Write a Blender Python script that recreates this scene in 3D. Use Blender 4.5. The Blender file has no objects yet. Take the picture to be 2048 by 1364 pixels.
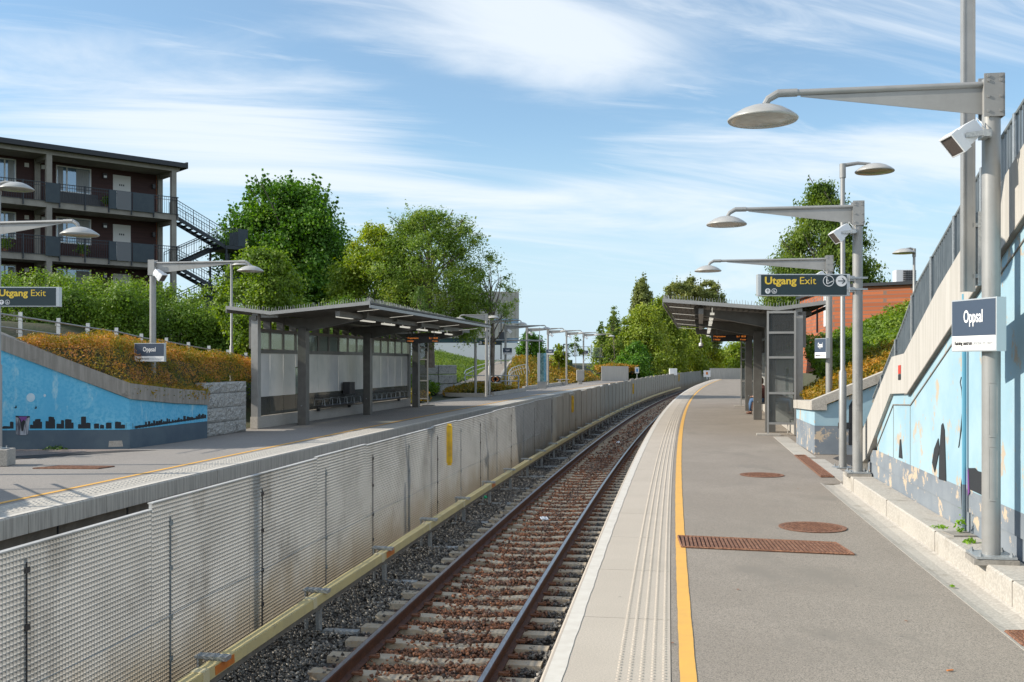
import bpy, math, random
import numpy as np
from mathutils import Vector
R = math.radians
sc = bpy.context.scene
col = sc.collection
random.seed(7)

# ------------------------------------------------------------------ camera
cd = bpy.data.cameras.new('camera'); cam = bpy.data.objects.new('camera', cd); col.objects.link(cam)
cam.location = (0, 0, 2.0); cam.rotation_euler = (R(90), 0, 0)
cd.sensor_width = 36; cd.lens = 36 * 1990 / 2048; cd.shift_y = 43 / 2048
cd.clip_start = 0.1; cd.clip_end = 6000
sc.camera = cam
# ------------------------------------------------------------------ light
SUN_AZ = math.atan2(-0.06, -1.0)          # direction towards the sun, world XY angle
SUN_EL = R(30)
sv = Vector((math.cos(SUN_AZ) * math.cos(SUN_EL), math.sin(SUN_AZ) * math.cos(SUN_EL), math.sin(SUN_EL)))
w = bpy.data.worlds.new('World'); sc.world = w; w.use_nodes = True
nt = w.node_tree; N = nt.nodes; L = nt.links
bg = N['Background']
sky = N.new('ShaderNodeTexSky'); sky.sky_type = 'NISHITA'; sky.sun_disc = False
sky.sun_elevation = SUN_EL; sky.sun_rotation = math.atan2(sv.x, sv.y)
sky.altitude = 100; sky.air_density = 1.0; sky.dust_density = 0.3; sky.ozone_density = 3.0
tc = N.new('ShaderNodeTexCoord')
sep = N.new('ShaderNodeSeparateXYZ'); L.new(tc.outputs['Generated'], sep.inputs[0])
def M(op, a, b=None, c=None, tree=nt):
    n = tree.nodes.new('ShaderNodeMath'); n.operation = op
    for i, v in enumerate((a, b, c)):
        if v is None: continue
        if isinstance(v, (int, float)): n.inputs[i].default_value = v
        else: tree.links.new(v, n.inputs[i])
    return n.outputs[0]
zc = M('ADD', M('MAXIMUM', sep.outputs['Z'], 0.0), 0.16)
cu = M('DIVIDE', sep.outputs['X'], zc); cv = M('DIVIDE', sep.outputs['Y'], zc)
def cloud(su, sv_, rot, det, lo, hi, seed, dist=0.4, rough=0.55, bias=None):
    cb = N.new('ShaderNodeCombineXYZ'); L.new(cu, cb.inputs[0]); L.new(cv, cb.inputs[1])
    mp = N.new('ShaderNodeMapping'); mp.inputs['Rotation'].default_value = (0, 0, rot)
    mp2 = N.new('ShaderNodeMapping'); mp2.inputs['Scale'].default_value = (su, sv_, 1); mp2.inputs['Location'].default_value = (seed, seed * .7, seed * .3)
    L.new(cb.outputs[0], mp.inputs[0]); L.new(mp.outputs[0], mp2.inputs[0])
    nz = N.new('ShaderNodeTexNoise'); nz.inputs['Scale'].default_value = 1; nz.inputs['Detail'].default_value = det
    nz.inputs['Roughness'].default_value = rough; nz.inputs['Distortion'].default_value = dist
    L.new(mp2.outputs[0], nz.inputs['Vector'])
    mr = N.new('ShaderNodeMapRange'); mr.interpolation_type = 'SMOOTHSTEP'
    mr.inputs[1].default_value = lo; mr.inputs[2].default_value = hi
    L.new(M('ADD', nz.outputs[0], bias) if bias else nz.outputs[0], mr.inputs[0]); return mr.outputs[0]
SEED = 17.1
# broad cirrus banks placed by direction (east-west and up tangents of the northern sky)
ya = M('MAXIMUM', M('ABSOLUTE', sep.outputs['Y']), .05); tu = M('DIVIDE', sep.outputs['X'], ya); tv = M('DIVIDE', sep.outputs['Z'], ya)
bias = None
for (u0, v0, su_, sv2, an, amp) in ((-.38, .265, .25, .060, -.20, .22), (-.20, .205, .20, .028, -.16, .12), (.03, .350, .26, .048, -.10, .26), (.10, .300, .12, .035, -.1, .14), (.42, .35, .22, .05, -.10, .10), (.34, .198, .26, .030, .04, .26), (.14, .225, .10, .016, .16, .12), (-.02, .190, .15, .018, 0, -.22),
                                    (-.08, .170, .16, .010, -.08, .12), (.30, .255, .20, .022, .06, -.26), (.24, .305, .16, .022, -.05, -.12), (-.42, .365, .24, .022, 0, -.22), (-.06, .275, .14, .022, -.30, -.22), (-.02, .225, .10, .022, -.1, -.24), (-.1, .13, .5, .016, 0, -.1), (.02, .135, .25, .008, -.01, .12)):
    du = M('SUBTRACT', tu, u0); dv = M('SUBTRACT', tv, v0); ca, sa = math.cos(an), math.sin(an)
    a_ = M('DIVIDE', M('ADD', M('MULTIPLY', du, ca), M('MULTIPLY', dv, sa)), su_); b_ = M('DIVIDE', M('SUBTRACT', M('MULTIPLY', dv, ca), M('MULTIPLY', du, sa)), sv2)
    e_ = M('MULTIPLY', M('EXPONENT', M('MULTIPLY', M('ADD', M('MULTIPLY', a_, a_), M('MULTIPLY', b_, b_)), -.8)), amp)
    bias = e_ if bias is None else M('ADD', bias, e_)
c1 = cloud(0.42, 1.8, R(-12), 7, .44, .78, SEED, 1.3, .60, M('MULTIPLY', bias, .85))
c2 = cloud(1.1, 3.6, R(-20), 7, .44, .82, SEED * 2.7, 1.6, .62, M('MULTIPLY', bias, .6))
# small cumulus low over the horizon
cbz = N.new('ShaderNodeMapping'); cbz.inputs['Scale'].default_value = (5.5, 5.5, 14); cbz.inputs['Location'].default_value = (2.2, 0, 1.4)
L.new(tc.outputs['Generated'], cbz.inputs[0])
nz = N.new('ShaderNodeTexNoise'); nz.inputs['Scale'].default_value = 1.0; nz.inputs['Detail'].default_value = 6; nz.inputs['Roughness'].default_value = .55
L.new(cbz.outputs[0], nz.inputs['Vector'])
mr3 = N.new('ShaderNodeMapRange'); mr3.interpolation_type = 'SMOOTHSTEP'; mr3.inputs[1].default_value = .50; mr3.inputs[2].default_value = .62
L.new(nz.outputs[0], mr3.inputs[0])
band = N.new('ShaderNodeMapRange'); band.interpolation_type = 'SMOOTHSTEP'; band.inputs[1].default_value = .16; band.inputs[2].default_value = .06
L.new(sep.outputs['Z'], band.inputs[0])
c3 = M('MULTIPLY', mr3.outputs[0], band.outputs[0])
fade = N.new('ShaderNodeMapRange'); fade.interpolation_type = 'SMOOTHSTEP'; fade.inputs[1].default_value = .03; fade.inputs[2].default_value = .14
L.new(sep.outputs['Z'], fade.inputs[0])
cc = M('MULTIPLY', M('MAXIMUM', M('MULTIPLY', c1, .74), M('MULTIPLY', c2, .5)), fade.outputs[0])
cc = M('ADD', M('MAXIMUM', cc, M('MULTIPLY', c3, .55)), 0.14)
mx = N.new('ShaderNodeMix'); mx.data_type = 'RGBA'; mx.inputs['B'].default_value = (6.4, 6.9, 7.4, 1)
hs = N.new('ShaderNodeHueSaturation'); hs.inputs['Saturation'].default_value = 1.0; hs.inputs['Value'].default_value = .98
sm = N.new('ShaderNodeMix'); sm.data_type = 'RGBA'; sm.blend_type = 'MULTIPLY'; sm.inputs['Factor'].default_value = 1; sm.inputs['B'].default_value = (1.0, 1.24, 1.24, 1)
L.new(sky.outputs[0], sm.inputs['A']); L.new(sm.outputs['Result'], hs.inputs['Color'])
L.new(cc, mx.inputs['Factor']); L.new(hs.outputs[0], mx.inputs['A'])
hz = N.new('ShaderNodeMapRange'); hz.interpolation_type = 'SMOOTHSTEP'; hz.inputs[1].default_value = .25; hz.inputs[2].default_value = .02; hz.inputs[4].default_value = .95
L.new(sep.outputs['Z'], hz.inputs[0])
mh = N.new('ShaderNodeMix'); mh.data_type = 'RGBA'; mh.inputs['B'].default_value = (4.3, 5.7, 6.6, 1); L.new(hz.outputs[0], mh.inputs['Factor']); L.new(hs.outputs[0], mh.inputs['A']); L.new(mh.outputs['Result'], mx.inputs['A'])
south_fill = N.new('ShaderNodeMapRange'); south_fill.interpolation_type = 'SMOOTHSTEP'; south_fill.inputs[1].default_value = .15; south_fill.inputs[2].default_value = -.6; L.new(sep.outputs['Y'], south_fill.inputs[0])  # extra bright cloud added in the unseen sky behind the camera as fill
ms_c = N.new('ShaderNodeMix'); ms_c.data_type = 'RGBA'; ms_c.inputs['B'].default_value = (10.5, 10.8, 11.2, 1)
L.new(M('MULTIPLY', south_fill.outputs[0], M('ADD', M('MULTIPLY', c1, .45), .32)), ms_c.inputs['Factor']); L.new(mx.outputs['Result'], ms_c.inputs['A'])
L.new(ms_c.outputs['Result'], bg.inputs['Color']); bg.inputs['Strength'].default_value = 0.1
sl = bpy.data.lights.new('sun', 'SUN'); sl.energy = 4.2; sl.angle = R(0.53); sl.color = (1.0, .91, .78)
so = bpy.data.objects.new('sun', sl); col.objects.link(so)
so.rotation_euler = (-sv).to_track_quat('-Z', 'Y').to_euler(); so.location = (-20, 0, 30)
sc.view_settings.view_transform = 'Standard'; sc.view_settings.look = 'None'
sc.view_settings.exposure = 0.55; sc.view_settings.gamma = 1.0
sc.cycles.max_bounces = 6; sc.cycles.transparent_max_bounces = 8; sc.cycles.caustics_reflective = False; sc.cycles.caustics_refractive = False

# ------------------------------------------------------------------ geometry helpers
class MB:
    def __init__(s): s.v = []; s.f = []
    def add(s, vs, fs):
        b = len(s.v); s.v += [tuple(p) for p in vs]; s.f += [tuple(i + b for i in f) for f in fs]; return s
    def obox(s, c, a, b, d):
        c = Vector(c); a = Vector(a); b = Vector(b); d = Vector(d)
        if a.cross(b).dot(d) < 0: a = -a
        v = [c + i * a + j * b + k * d for i in (-1, 1) for j in (-1, 1) for k in (-1, 1)]
        return s.add(v, [(0, 1, 3, 2), (4, 6, 7, 5), (0, 4, 5, 1), (2, 3, 7, 6), (0, 2, 6, 4), (1, 5, 7, 3)])
    def box(s, x0, x1, y0, y1, z0, z1):
        return s.obox(((x0 + x1) / 2, (y0 + y1) / 2, (z0 + z1) / 2), ((x1 - x0) / 2, 0, 0), (0, (y1 - y0) / 2, 0), (0, 0, (z1 - z0) / 2))
    def prism(s, pts, ext):
        """closed 3D polygon pushed along ext"""
        e = Vector(ext); p = [Vector(q) for q in pts]; n = len(p)
        nn = Vector((0, 0, 0))
        for i in range(n): nn += p[i].cross(p[(i + 1) % n])
        if nn.dot(e) > 0: p = p[::-1]
        vs = p + [q + e for q in p]
        return s.add(vs, [tuple(range(n)), tuple(range(2 * n - 1, n - 1, -1))] + [(i, i + n, (i + 1) % n + n, (i + 1) % n) for i in range(n)])
    def tube(s, pts, r, n=8, cap=True):
        pts = [Vector(p) for p in pts]; m = len(pts)
        rs = r if isinstance(r, (list, tuple)) else [r] * m
        vs = []; up = None
        for i, p in enumerate(pts):
            t = (pts[min(i + 1, m - 1)] - pts[max(i - 1, 0)]).normalized()
            if up is None: up = Vector((0, 0, 1)) if abs(t.z) < .9 else Vector((1, 0, 0))
            a = t.cross(up)
            if a.length < 1e-4: a = t.cross(Vector((0, 1, 0)))
            a.normalize(); b = t.cross(a).normalized(); up = -b if False else up
            for k in range(n):
                q = 2 * math.pi * k / n; vs.append(p + rs[i] * (math.cos(q) * a + math.sin(q) * b))
        fs = []
        for i in range(m - 1):
            for k in range(n):
                k2 = (k + 1) % n; fs.append((i * n + k, i * n + k2, (i + 1) * n + k2, (i + 1) * n + k))
        if cap: fs += [tuple(range(n))[::-1], tuple((m - 1) * n + k for k in range(n))]
        return s.add(vs, fs)
    def lathe(s, prof, c, n=24):
        """prof list of (r, z)"""
        vs = []; m = len(prof)
        for r_, z_ in prof:
            for k in range(n):
                q = 2 * math.pi * k / n; vs.append((c[0] + r_ * math.cos(q), c[1] + r_ * math.sin(q), c[2] + z_))
        fs = [(i * n + k, i * n + (k + 1) % n, (i + 1) * n + (k + 1) % n, (i + 1) * n + k) for i in range(m - 1) for k in range(n)]
        return s.add(vs, fs)
    def build(s, name, mat, parent=None, smooth=False, bevel=0):
        me = bpy.data.meshes.new(name); me.from_pydata(s.v, [], s.f); me.update()
        o = bpy.data.objects.new(name, me); col.objects.link(o)
        if mat: me.materials.append(mat)
        if parent: o.parent = parent; o.matrix_parent_inverse = parent.matrix_world.inverted() if False else o.matrix_parent_inverse
        if smooth: me.shade_smooth() if smooth is True else me.set_sharp_from_angle(angle=R(35)) or None
        if smooth == 'auto':
            me.shade_smooth(); me.set_sharp_from_angle(angle=R(35))
        if bevel:
            b = o.modifiers.new('bevel', 'BEVEL'); b.width = bevel; b.segments = 2; b.limit_method = 'ANGLE'; b.harden_normals = False
        return o
def tag(o, label=None, cat=None, group=None, kind=None):
    if label: o['label'] = label
    if cat: o['category'] = cat
    if group: o['group'] = group
    if kind: o['kind'] = kind
    return o
def empty(name, label, cat, group=None, loc=(0, 0, 0), rz=0):
    o = bpy.data.objects.new(name, None); col.objects.link(o); o.location = loc; o.rotation_euler = (0, 0, rz)
    return tag(o, label, cat, group)
def copy_tree(o, parent=None):
    c = o.copy(); col.objects.link(c); c.parent = parent
    for ch in list(o.children): copy_tree(ch, c)
    return c
def struct(o): o['kind'] = 'structure'; return o

# ------------------------------------------------------------------ the track curve: edge of the near platform
def XE(d): return -0.79 + 0.15 * d + 0.0005 * d * d
def DX(d): return 0.15 + 0.001 * d
def frame(d):
    k = math.hypot(1, DX(d)); T = Vector((DX(d) / k, 1 / k, 0)); Nn = Vector((1 / k, -DX(d) / k, 0)); return T, Nn
def P(d, o, z=0.0):
    """point at depth Y=d, offset o to the right of the platform edge"""
    t = d
    for _ in range(6):
        t = d + o * DX(t) / math.hypot(1, DX(t))
    T, Nn = frame(t)
    return Vector((XE(t) + o * Nn.x, t + o * Nn.y, z))
def F(d, o=0):
    t = d
    for _ in range(6): t = d + o * DX(t) / math.hypot(1, DX(t))
    return frame(t)
def sweep(mb, prof, ds, cap=True):
    """closed profile [(o,z)...] along the curve"""
    n = len(prof); vs = []
    for d in ds:
        k = math.hypot(1, DX(d)); 
        for o, z in prof: vs.append((XE(d) + o / k, d - o * DX(d) / k, z))
    fs = []
    for i in range(len(ds) - 1):
        for k in range(n):
            k2 = (k + 1) % n; fs.append((i * n + k, i * n + k2, (i + 1) * n + k2, (i + 1) * n + k))
    if cap: fs += [tuple(range(n))[::-1], tuple((len(ds) - 1) * n + k for k in range(n))]
    # orientation
    a = 0
    for i in range(n): a += prof[i][0] * prof[(i + 1) % n][1] - prof[(i + 1) % n][0] * prof[i][1]
    if a < 0: fs = [f[::-1] for f in fs]
    # profile in (right, up) with travel forward: right x up = ... outward check
    fs = [f[::-1] for f in fs]
    return mb.add(vs, fs)
def rng(a, b, st):
    n = max(1, int(round((b - a) / st))); return [a + (b - a) * i / n for i in range(n + 1)]
def rect(o0, o1, z0, z1): return [(o0, z0), (o1, z0), (o1, z1), (o0, z1)]
def pix(px, py, d): return Vector(((px - 1024) * d / 1990, d, 2 + (725 - py) * d / 1990))

# ------------------------------------------------------------------ materials
def C(h):
    if isinstance(h, str):
        h = h.lstrip('#'); s = [int(h[i:i + 2], 16) / 255 for i in (0, 2, 4)]
        return tuple((x / 12.92 if x < .04045 else ((x + .055) / 1.055) ** 2.4) for x in s)
    return h
def mat(name, base, rough=.7, metal=0, var=None, vscale=2.0, var2=None, v2scale=30, bump=0, bscale=60, bdist=.01, det=6,
        patch=None, pscale=1.5, plo=.6, phi=.66, pstretch=(1, 1, 1), vstretch=(1, 1, 1), emit=None, spec=.5, zstain=None, cracks=0, spots=0):
    m = bpy.data.materials.new(name); m.use_nodes = True; t = m.node_tree; n = t.nodes; l = t.links
    b = n['Principled BSDF']; b.inputs['Roughness'].default_value = rough; b.inputs['Metallic'].default_value = metal
    b.inputs['Specular IOR Level'].default_value = spec
    geo = n.new('ShaderNodeNewGeometry')
    def noise(sc_, d_=det, st=(1, 1, 1), ro=.6):
        mp = n.new('ShaderNodeMapping'); mp.inputs['Scale'].default_value = st; l.new(geo.outputs['Position'], mp.inputs[0])
        z = n.new('ShaderNodeTexNoise'); z.inputs['Scale'].default_value = sc_; z.inputs['Detail'].default_value = d_; z.inputs['Roughness'].default_value = ro
        l.new(mp.outputs[0], z.inputs['Vector']); return z.outputs[0]
    def mixc(f, a, bb):
        x = n.new('ShaderNodeMix'); x.data_type = 'RGBA'
        if isinstance(f, float): x.inputs['Factor'].default_value = f
        else: l.new(f, x.inputs['Factor'])
        for nm, v in (('A', a), ('B', bb)):
            if isinstance(v, tuple): x.inputs[nm].default_value = (*v, 1)
            else: l.new(v, x.inputs[nm])
        return x.outputs['Result']
    def rmp(s, lo, hi):
        r = n.new('ShaderNodeMapRange'); r.interpolation_type = 'SMOOTHSTEP'; r.inputs[1].default_value = lo; r.inputs[2].default_value = hi; l.new(s, r.inputs[0]); return r.outputs[0]
    c = C(base)
    if var: c = mixc(rmp(noise(vscale, det, vstretch), .35, .68), c, C(var))
    if var2: c = mixc(rmp(noise(v2scale, 3), .42, .62), c, C(var2))
    if patch: c = mixc(rmp(noise(pscale, 8, pstretch, .7), plo, phi), c, C(patch))
    if cracks or spots:
        def voro(sc_, feat, warp):
            nz_ = n.new('ShaderNodeTexNoise'); nz_.inputs['Scale'].default_value = sc_ * 5; nz_.inputs['Detail'].default_value = 6; l.new(geo.outputs['Position'], nz_.inputs['Vector'])
            va = n.new('ShaderNodeVectorMath'); va.operation = 'MULTIPLY_ADD'; va.inputs[1].default_value = (warp,) * 3; l.new(nz_.outputs['Color'], va.inputs[0]); l.new(geo.outputs['Position'], va.inputs[2])
            vo = n.new('ShaderNodeTexVoronoi'); vo.feature = feat; vo.inputs['Scale'].default_value = sc_; l.new(va.outputs[0], vo.inputs['Vector']); return vo.outputs['Distance']
        if cracks:
            ln = rmp(voro(.33, 'DISTANCE_TO_EDGE', .5), .0035, .0012); ln = M('MULTIPLY', ln, M('MULTIPLY', rmp(noise(.4, 2), .48, .56), cracks, tree=t), tree=t)
            c = mixc(ln, c, (.06, .055, .05))
        if spots:
            c = mixc(M('MULTIPLY', rmp(voro(2.3, 'F1', .0), .055, .03), spots, tree=t), c, (.10, .092, .082))
            c = mixc(M('MULTIPLY', rmp(noise(.9, 7, (1, .35, 1), .65), .55, .72), spots * .6, tree=t), c, tuple(x * .62 for x in C(base)))
    if zstain:   # (colour, z_top, z_full) dirt that sits low down
        sp = n.new('ShaderNodeSeparateXYZ'); l.new(geo.outputs['Position'], sp.inputs[0])
        f = M('ADD', sp.outputs['Z'], M('MULTIPLY', M('SUBTRACT', noise(1.2, 6), .5, tree=t), zstain[3], tree=t), tree=t)
        c = mixc(M('MULTIPLY', rmp(f, zstain[1], zstain[2]), zstain[4], tree=t), c, C(zstain[0]))
    if isinstance(c, tuple): b.inputs['Base Color'].default_value = (*c, 1)
    else: l.new(c, b.inputs['Base Color'])
    if bump:
        bp = n.new('ShaderNodeBump'); bp.inputs['Strength'].default_value = bump; bp.inputs['Distance'].default_value = bdist
        l.new(noise(bscale, 5), bp.inputs['Height']); l.new(bp.outputs[0], b.inputs['Normal'])
    if emit:
        b.inputs['Emission Color'].default_value = (*C(emit[0]), 1); b.inputs['Emission Strength'].default_value = emit[1]
    return m
def leafmat(name, cols, trans=.35, nscale=.35, rough=.55):
    """cols: four colours; picked by leaf and by a slow noise"""
    m = bpy.data.materials.new(name); m.use_nodes = True; t = m.node_tree; n = t.nodes; l = t.links
    for x in list(n): n.remove(x)
    out = n.new('ShaderNodeOutputMaterial'); geo = n.new('ShaderNodeNewGeometry')
    cr = n.new('ShaderNodeValToRGB'); e = cr.color_ramp.elements
    while len(e) < len(cols): e.new(.5)
    for i, c in enumerate(cols): e[i].position = i / (len(cols) - 1); e[i].color = (*C(c), 1)
    nz = n.new('ShaderNodeTexNoise'); nz.inputs['Scale'].default_value = nscale; nz.inputs['Detail'].default_value = 3; l.new(geo.outputs['Position'], nz.inputs['Vector'])
    a = M('MULTIPLY', geo.outputs['Random Per Island'], .45, tree=t)
    mr = n.new('ShaderNodeMapRange'); mr.inputs[1].default_value = .3; mr.inputs[2].default_value = .7; l.new(nz.outputs[0], mr.inputs[0])
    f = M('ADD', a, M('MULTIPLY', mr.outputs[0], .55, tree=t), tree=t)
    l.new(f, cr.inputs[0])
    pb = n.new('ShaderNodeBsdfPrincipled'); pb.inputs['Roughness'].default_value = rough; pb.inputs['Specular IOR Level'].default_value = .35
    l.new(cr.outputs[0], pb.inputs['Base Color'])
    tr = n.new('ShaderNodeBsdfTranslucent'); hs_ = n.new('ShaderNodeHueSaturation'); hs_.inputs['Value'].default_value = 1.7; hs_.inputs['Saturation'].default_value = 1.15
    l.new(cr.outputs[0], hs_.inputs['Color']); l.new(hs_.outputs[0], tr.inputs['Color'])
    ms = n.new('ShaderNodeMixShader'); ms.inputs[0].default_value = trans
    l.new(pb.outputs[0], ms.inputs[1]); l.new(tr.outputs[0], ms.inputs[2]); l.new(ms.outputs[0], out.inputs[0])
    return m
def glassmat(name, tint, alpha, rough=.03, spec=.8):
    m = bpy.data.materials.new(name); m.use_nodes = True; t = m.node_tree; n = t.nodes; l = t.links
    for x in list(n): n.remove(x)
    out = n.new('ShaderNodeOutputMaterial'); tr = n.new('ShaderNodeBsdfTransparent'); tr.inputs[0].default_value = (*C(tint), 1)
    pb = n.new('ShaderNodeBsdfPrincipled'); pb.inputs['Base Color'].default_value = (*[x * .5 for x in C(tint)], 1); pb.inputs['Roughness'].default_value = rough
    pb.inputs['Specular IOR Level'].default_value = spec
    fr = n.new('ShaderNodeFresnel'); fr.inputs[0].default_value = 1.5
    f = M('MINIMUM', M('ADD', fr.outputs[0], alpha, tree=t), 1.0, tree=t)
    ms = n.new('ShaderNodeMixShader'); l.new(f, ms.inputs[0]); l.new(tr.outputs[0], ms.inputs[1]); l.new(pb.outputs[0], ms.inputs[2]); l.new(ms.outputs[0], out.inputs[0])
    return m

m_asph = mat('asphalt', (.295, .255, .212), .93, var=(.345, .30, .252), vscale=.55, var2=(.165, .145, .122), v2scale=120, bump=.5, bscale=160, bdist=.004,
             patch=(.215, .19, .16), pscale=.55, plo=.52, phi=.66, pstretch=(1, .6, 1), spots=.4)
m_asph2 = mat('asphalt_left', (.31, .28, .248), .92, var=(.35, .315, .28), vscale=.5, var2=(.17, .165, .16), v2scale=110, bump=.4, bscale=150, bdist=.004)
m_asph_new = mat('asphalt_fresh', (.045, .046, .05), .9, var=(.06, .06, .062), vscale=3, var2=(.03, .03, .03), v2scale=120, bump=.5, bscale=150)
m_pave = mat('paving_brown', (.23, .19, .17), .9, var=(.29, .25, .23), vscale=2, var2=(.16, .13, .12), v2scale=60, bump=.3, bscale=80)
m_slab = mat('platform_slab', spots=.42, base=(.46, .405, .335), rough=.9, var=(.51, .45, .375), vscale=.8, var2=(.39, .345, .29), v2scale=90, bump=.3, bscale=120, bdist=.002)
m_white = mat('white_edge_paint', (.62, .585, .52), .7, var=(.56, .52, .455), vscale=6, patch=(.5, .46, .4), pscale=14, plo=.66, phi=.74)
m_yellow = mat('yellow_line_paint', (.72, .40, .085), .75, var=(.66, .37, .09), vscale=5, patch=(.40, .30, .17), pscale=26, plo=.68, phi=.78)
m_conc = mat('concrete', (.42, .395, .35), .9, var=(.50, .47, .42), vscale=1.3, var2=(.36, .335, .30), v2scale=40, bump=.4, bscale=50, bdist=.004, patch=(.28, .26, .22), pscale=2.2, plo=.62, phi=.8)
m_conc_pale = mat('concrete_pale', (.36, .335, .295), .9, var=(.42, .392, .345), vscale=1.2, var2=(.48, .45, .40), v2scale=40, bump=.45, bscale=60, bdist=.004, patch=(.28, .25, .205), pscale=2.6, plo=.54, phi=.72, pstretch=(1, 1, .5))
m_conc_board = mat('board_marked_concrete', (.41, .395, .36), .9, var=(.49, .47, .435), vscale=3.0, vstretch=(5, 5, .25), bump=.4, bscale=30, bdist=.004, patch=(.34, .32, .27), pscale=2.4, plo=.6, phi=.8, pstretch=(4, 4, .4))
m_conc_dark = mat('concrete_weathered', (.235, .22, .195), .92, var=(.32, .30, .27), vscale=3, vstretch=(4, 4, .4), bump=.4, bscale=40, patch=(.12, .115, .10), pscale=3, plo=.56, phi=.75)
m_conc_edge = mat('platform_edge_concrete', (.50, .475, .42), .9, var=(.33, .31, .275), vscale=4, vstretch=(6, 6, .3), bump=.3, bscale=50)
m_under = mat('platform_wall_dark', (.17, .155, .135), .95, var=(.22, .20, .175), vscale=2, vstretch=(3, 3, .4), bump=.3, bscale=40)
m_steel = mat('painted_grey_steel', (.335, .335, .325), .42, metal=.25, var=(.30, .30, .29), vscale=5, bump=.03, bscale=200, bdist=.001, patch=(.24, .235, .22), pscale=4, plo=.60, phi=.75, pstretch=(3, 3, .4))
m_steel_dark = mat('shelter_steel', (.135, .13, .12), .45, metal=.35, var=(.165, .16, .15), vscale=3)
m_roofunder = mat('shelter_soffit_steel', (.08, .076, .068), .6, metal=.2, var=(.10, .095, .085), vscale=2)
m_galv = mat('galvanised_steel', (.40, .43, .45), .42, metal=.55, var=(.32, .35, .37), vscale=9, vstretch=(1, 1, .5), var2=(.46, .49, .50), v2scale=45)
m_galv_dark = mat('dull_zinc_pickets', (.23, .27, .29), .5, metal=.4, var=(.30, .34, .36), vscale=8, vstretch=(2, 2, .4))
m_lampwhite = mat('lamp_shell', (.46, .455, .43), .35, metal=.15, var=(.40, .395, .37), vscale=6)
m_lampglass = mat('lamp_diffuser', (.42, .41, .37), .15, spec=.8, var=(.34, .33, .30), vscale=9)
m_wht = mat('white_plastic', (.74, .76, .78), .35)
m_dark = mat('dark_plastic', (.035, .035, .04), .4)
m_grille = mat('speaker_grille', (.07, .06, .055), .5, var=(.12, .10, .09), vscale=90)
m_signblue = mat('sign_slate_blue', (.052, .075, .115), .45)
m_signdark = mat('sign_dark_teal', (.018, .040, .048), .4)
m_signframe = mat('sign_aluminium', (.55, .58, .60), .35, metal=.4)
m_signwhite = mat('sign_white', (.80, .80, .80), .5)
m_texty = mat('sign_yellow', (.90, .62, .06), .5)
m_textw = mat('sign_letter_white', (.86, .86, .86), .5)
m_textk = mat('sign_letter_black', (.02, .02, .02), .5)
m_textg = mat('sign_letter_grey', (.30, .32, .33), .5)
m_rustgrate = mat('rusty_cast_iron', (.20, .085, .045), .8, var=(.33, .17, .10), vscale=12, var2=(.11, .05, .03), v2scale=60, bump=.4, bscale=70)
m_rail = mat('rusty_rail_web', (.085, .032, .017), .65, metal=.2, var=(.15, .055, .025), vscale=8, var2=(.06, .025, .015), v2scale=50, bump=.2, bscale=60)
m_railtop = mat('polished_railhead', (.30, .30, .33), .28, metal=.9, var=(.22, .20, .20), vscale=20, vstretch=(2, .3, 1))
m_sleeper = mat('sleeper_concrete', (.54, .455, .335), .9, var=(.44, .34, .225), vscale=3, var2=(.42, .37, .29), v2scale=30, bump=.4, bscale=60, patch=(.20, .10, .055), pscale=3, plo=.55, phi=.72)
m_clip = mat('rusty_rail_clip', (.16, .065, .035), .75, var=(.26, .12, .06), vscale=20)
m_cover = mat('yellow_guard_cover', (.60, .50, .24), .6, var=(.52, .44, .23), vscale=3, patch=(.40, .33, .20), pscale=4, plo=.6, phi=.8)
m_coverpale = mat('pale_guard_joint', (.60, .53, .33), .6)
m_orange = mat('orange_marker', (.62, .19, .03), .5, var=(.5, .15, .03), vscale=8)
m_grate_f = mat('pale_fibreglass_grating', (.50, .497, .48), .6, var=(.43, .427, .41), vscale=1.5, zstain=((.33, .275, .19), -.25, -1.1, 1.3, .75), patch=(.29, .28, .26), pscale=1.1, plo=.50, phi=.74, pstretch=(1, 1, .6))
m_yelplate = mat('yellow_marker_board', (.78, .50, .03), .5, var=(.55, .33, .04), vscale=5)
m_bconc = mat('barrier_concrete', (.43, .405, .35), .9, var=(.31, .29, .25), vscale=2.6, vstretch=(2.5, 2.5, .3), bump=.4, bscale=50, zstain=((.27, .19, .10), -.3, -1.2, .8, .7), patch=(.20, .19, .17), pscale=1.6, plo=.58, phi=.75)
m_bluewall = mat('pale_blue_wall_paint', (.28, .44, .525), .85, var=(.35, .50, .57), vscale=1.1, patch=(.46, .39, .30), pscale=2.6, plo=.565, phi=.61, pstretch=(1, 1, .7), bump=.4, bscale=25, bdist=.005)
m_bluedeep = mat('bright_blue_wall_paint', (.10, .43, .67), .8, var=(.17, .52, .73), vscale=.9, var2=(.09, .42, .66), v2scale=14, patch=(.34, .60, .72), pscale=2.4, plo=.55, phi=.70, pstretch=(1.5, 1.5, .5), bump=.3, bscale=25, bdist=.005)
m_greypaint = mat('grey_blue_plinth_paint', (.17, .20, .235), .85, var=(.23, .26, .29), vscale=1.4, patch=(.52, .42, .31), pscale=3.4, plo=.555, phi=.59, bump=.3, bscale=25, bdist=.005)
m_greydark = mat('slate_wall_paint', (.075, .11, .145), .85, var=(.10, .14, .17), vscale=1.5, patch=(.25, .28, .28), pscale=4, plo=.66, phi=.75, bump=.3, bscale=25)
m_black = mat('black_mural_paint', (.022, .025, .03), .8, patch=(.30, .40, .45), pscale=9, plo=.70, phi=.76)
m_silver = mat('mural_silver_paint', (.40, .43, .48), .7, var=(.05, .05, .07), vscale=9, vstretch=(2, 2, .3))
m_purple = mat('mural_purple_paint', (.17, .06, .25), .7)
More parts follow.
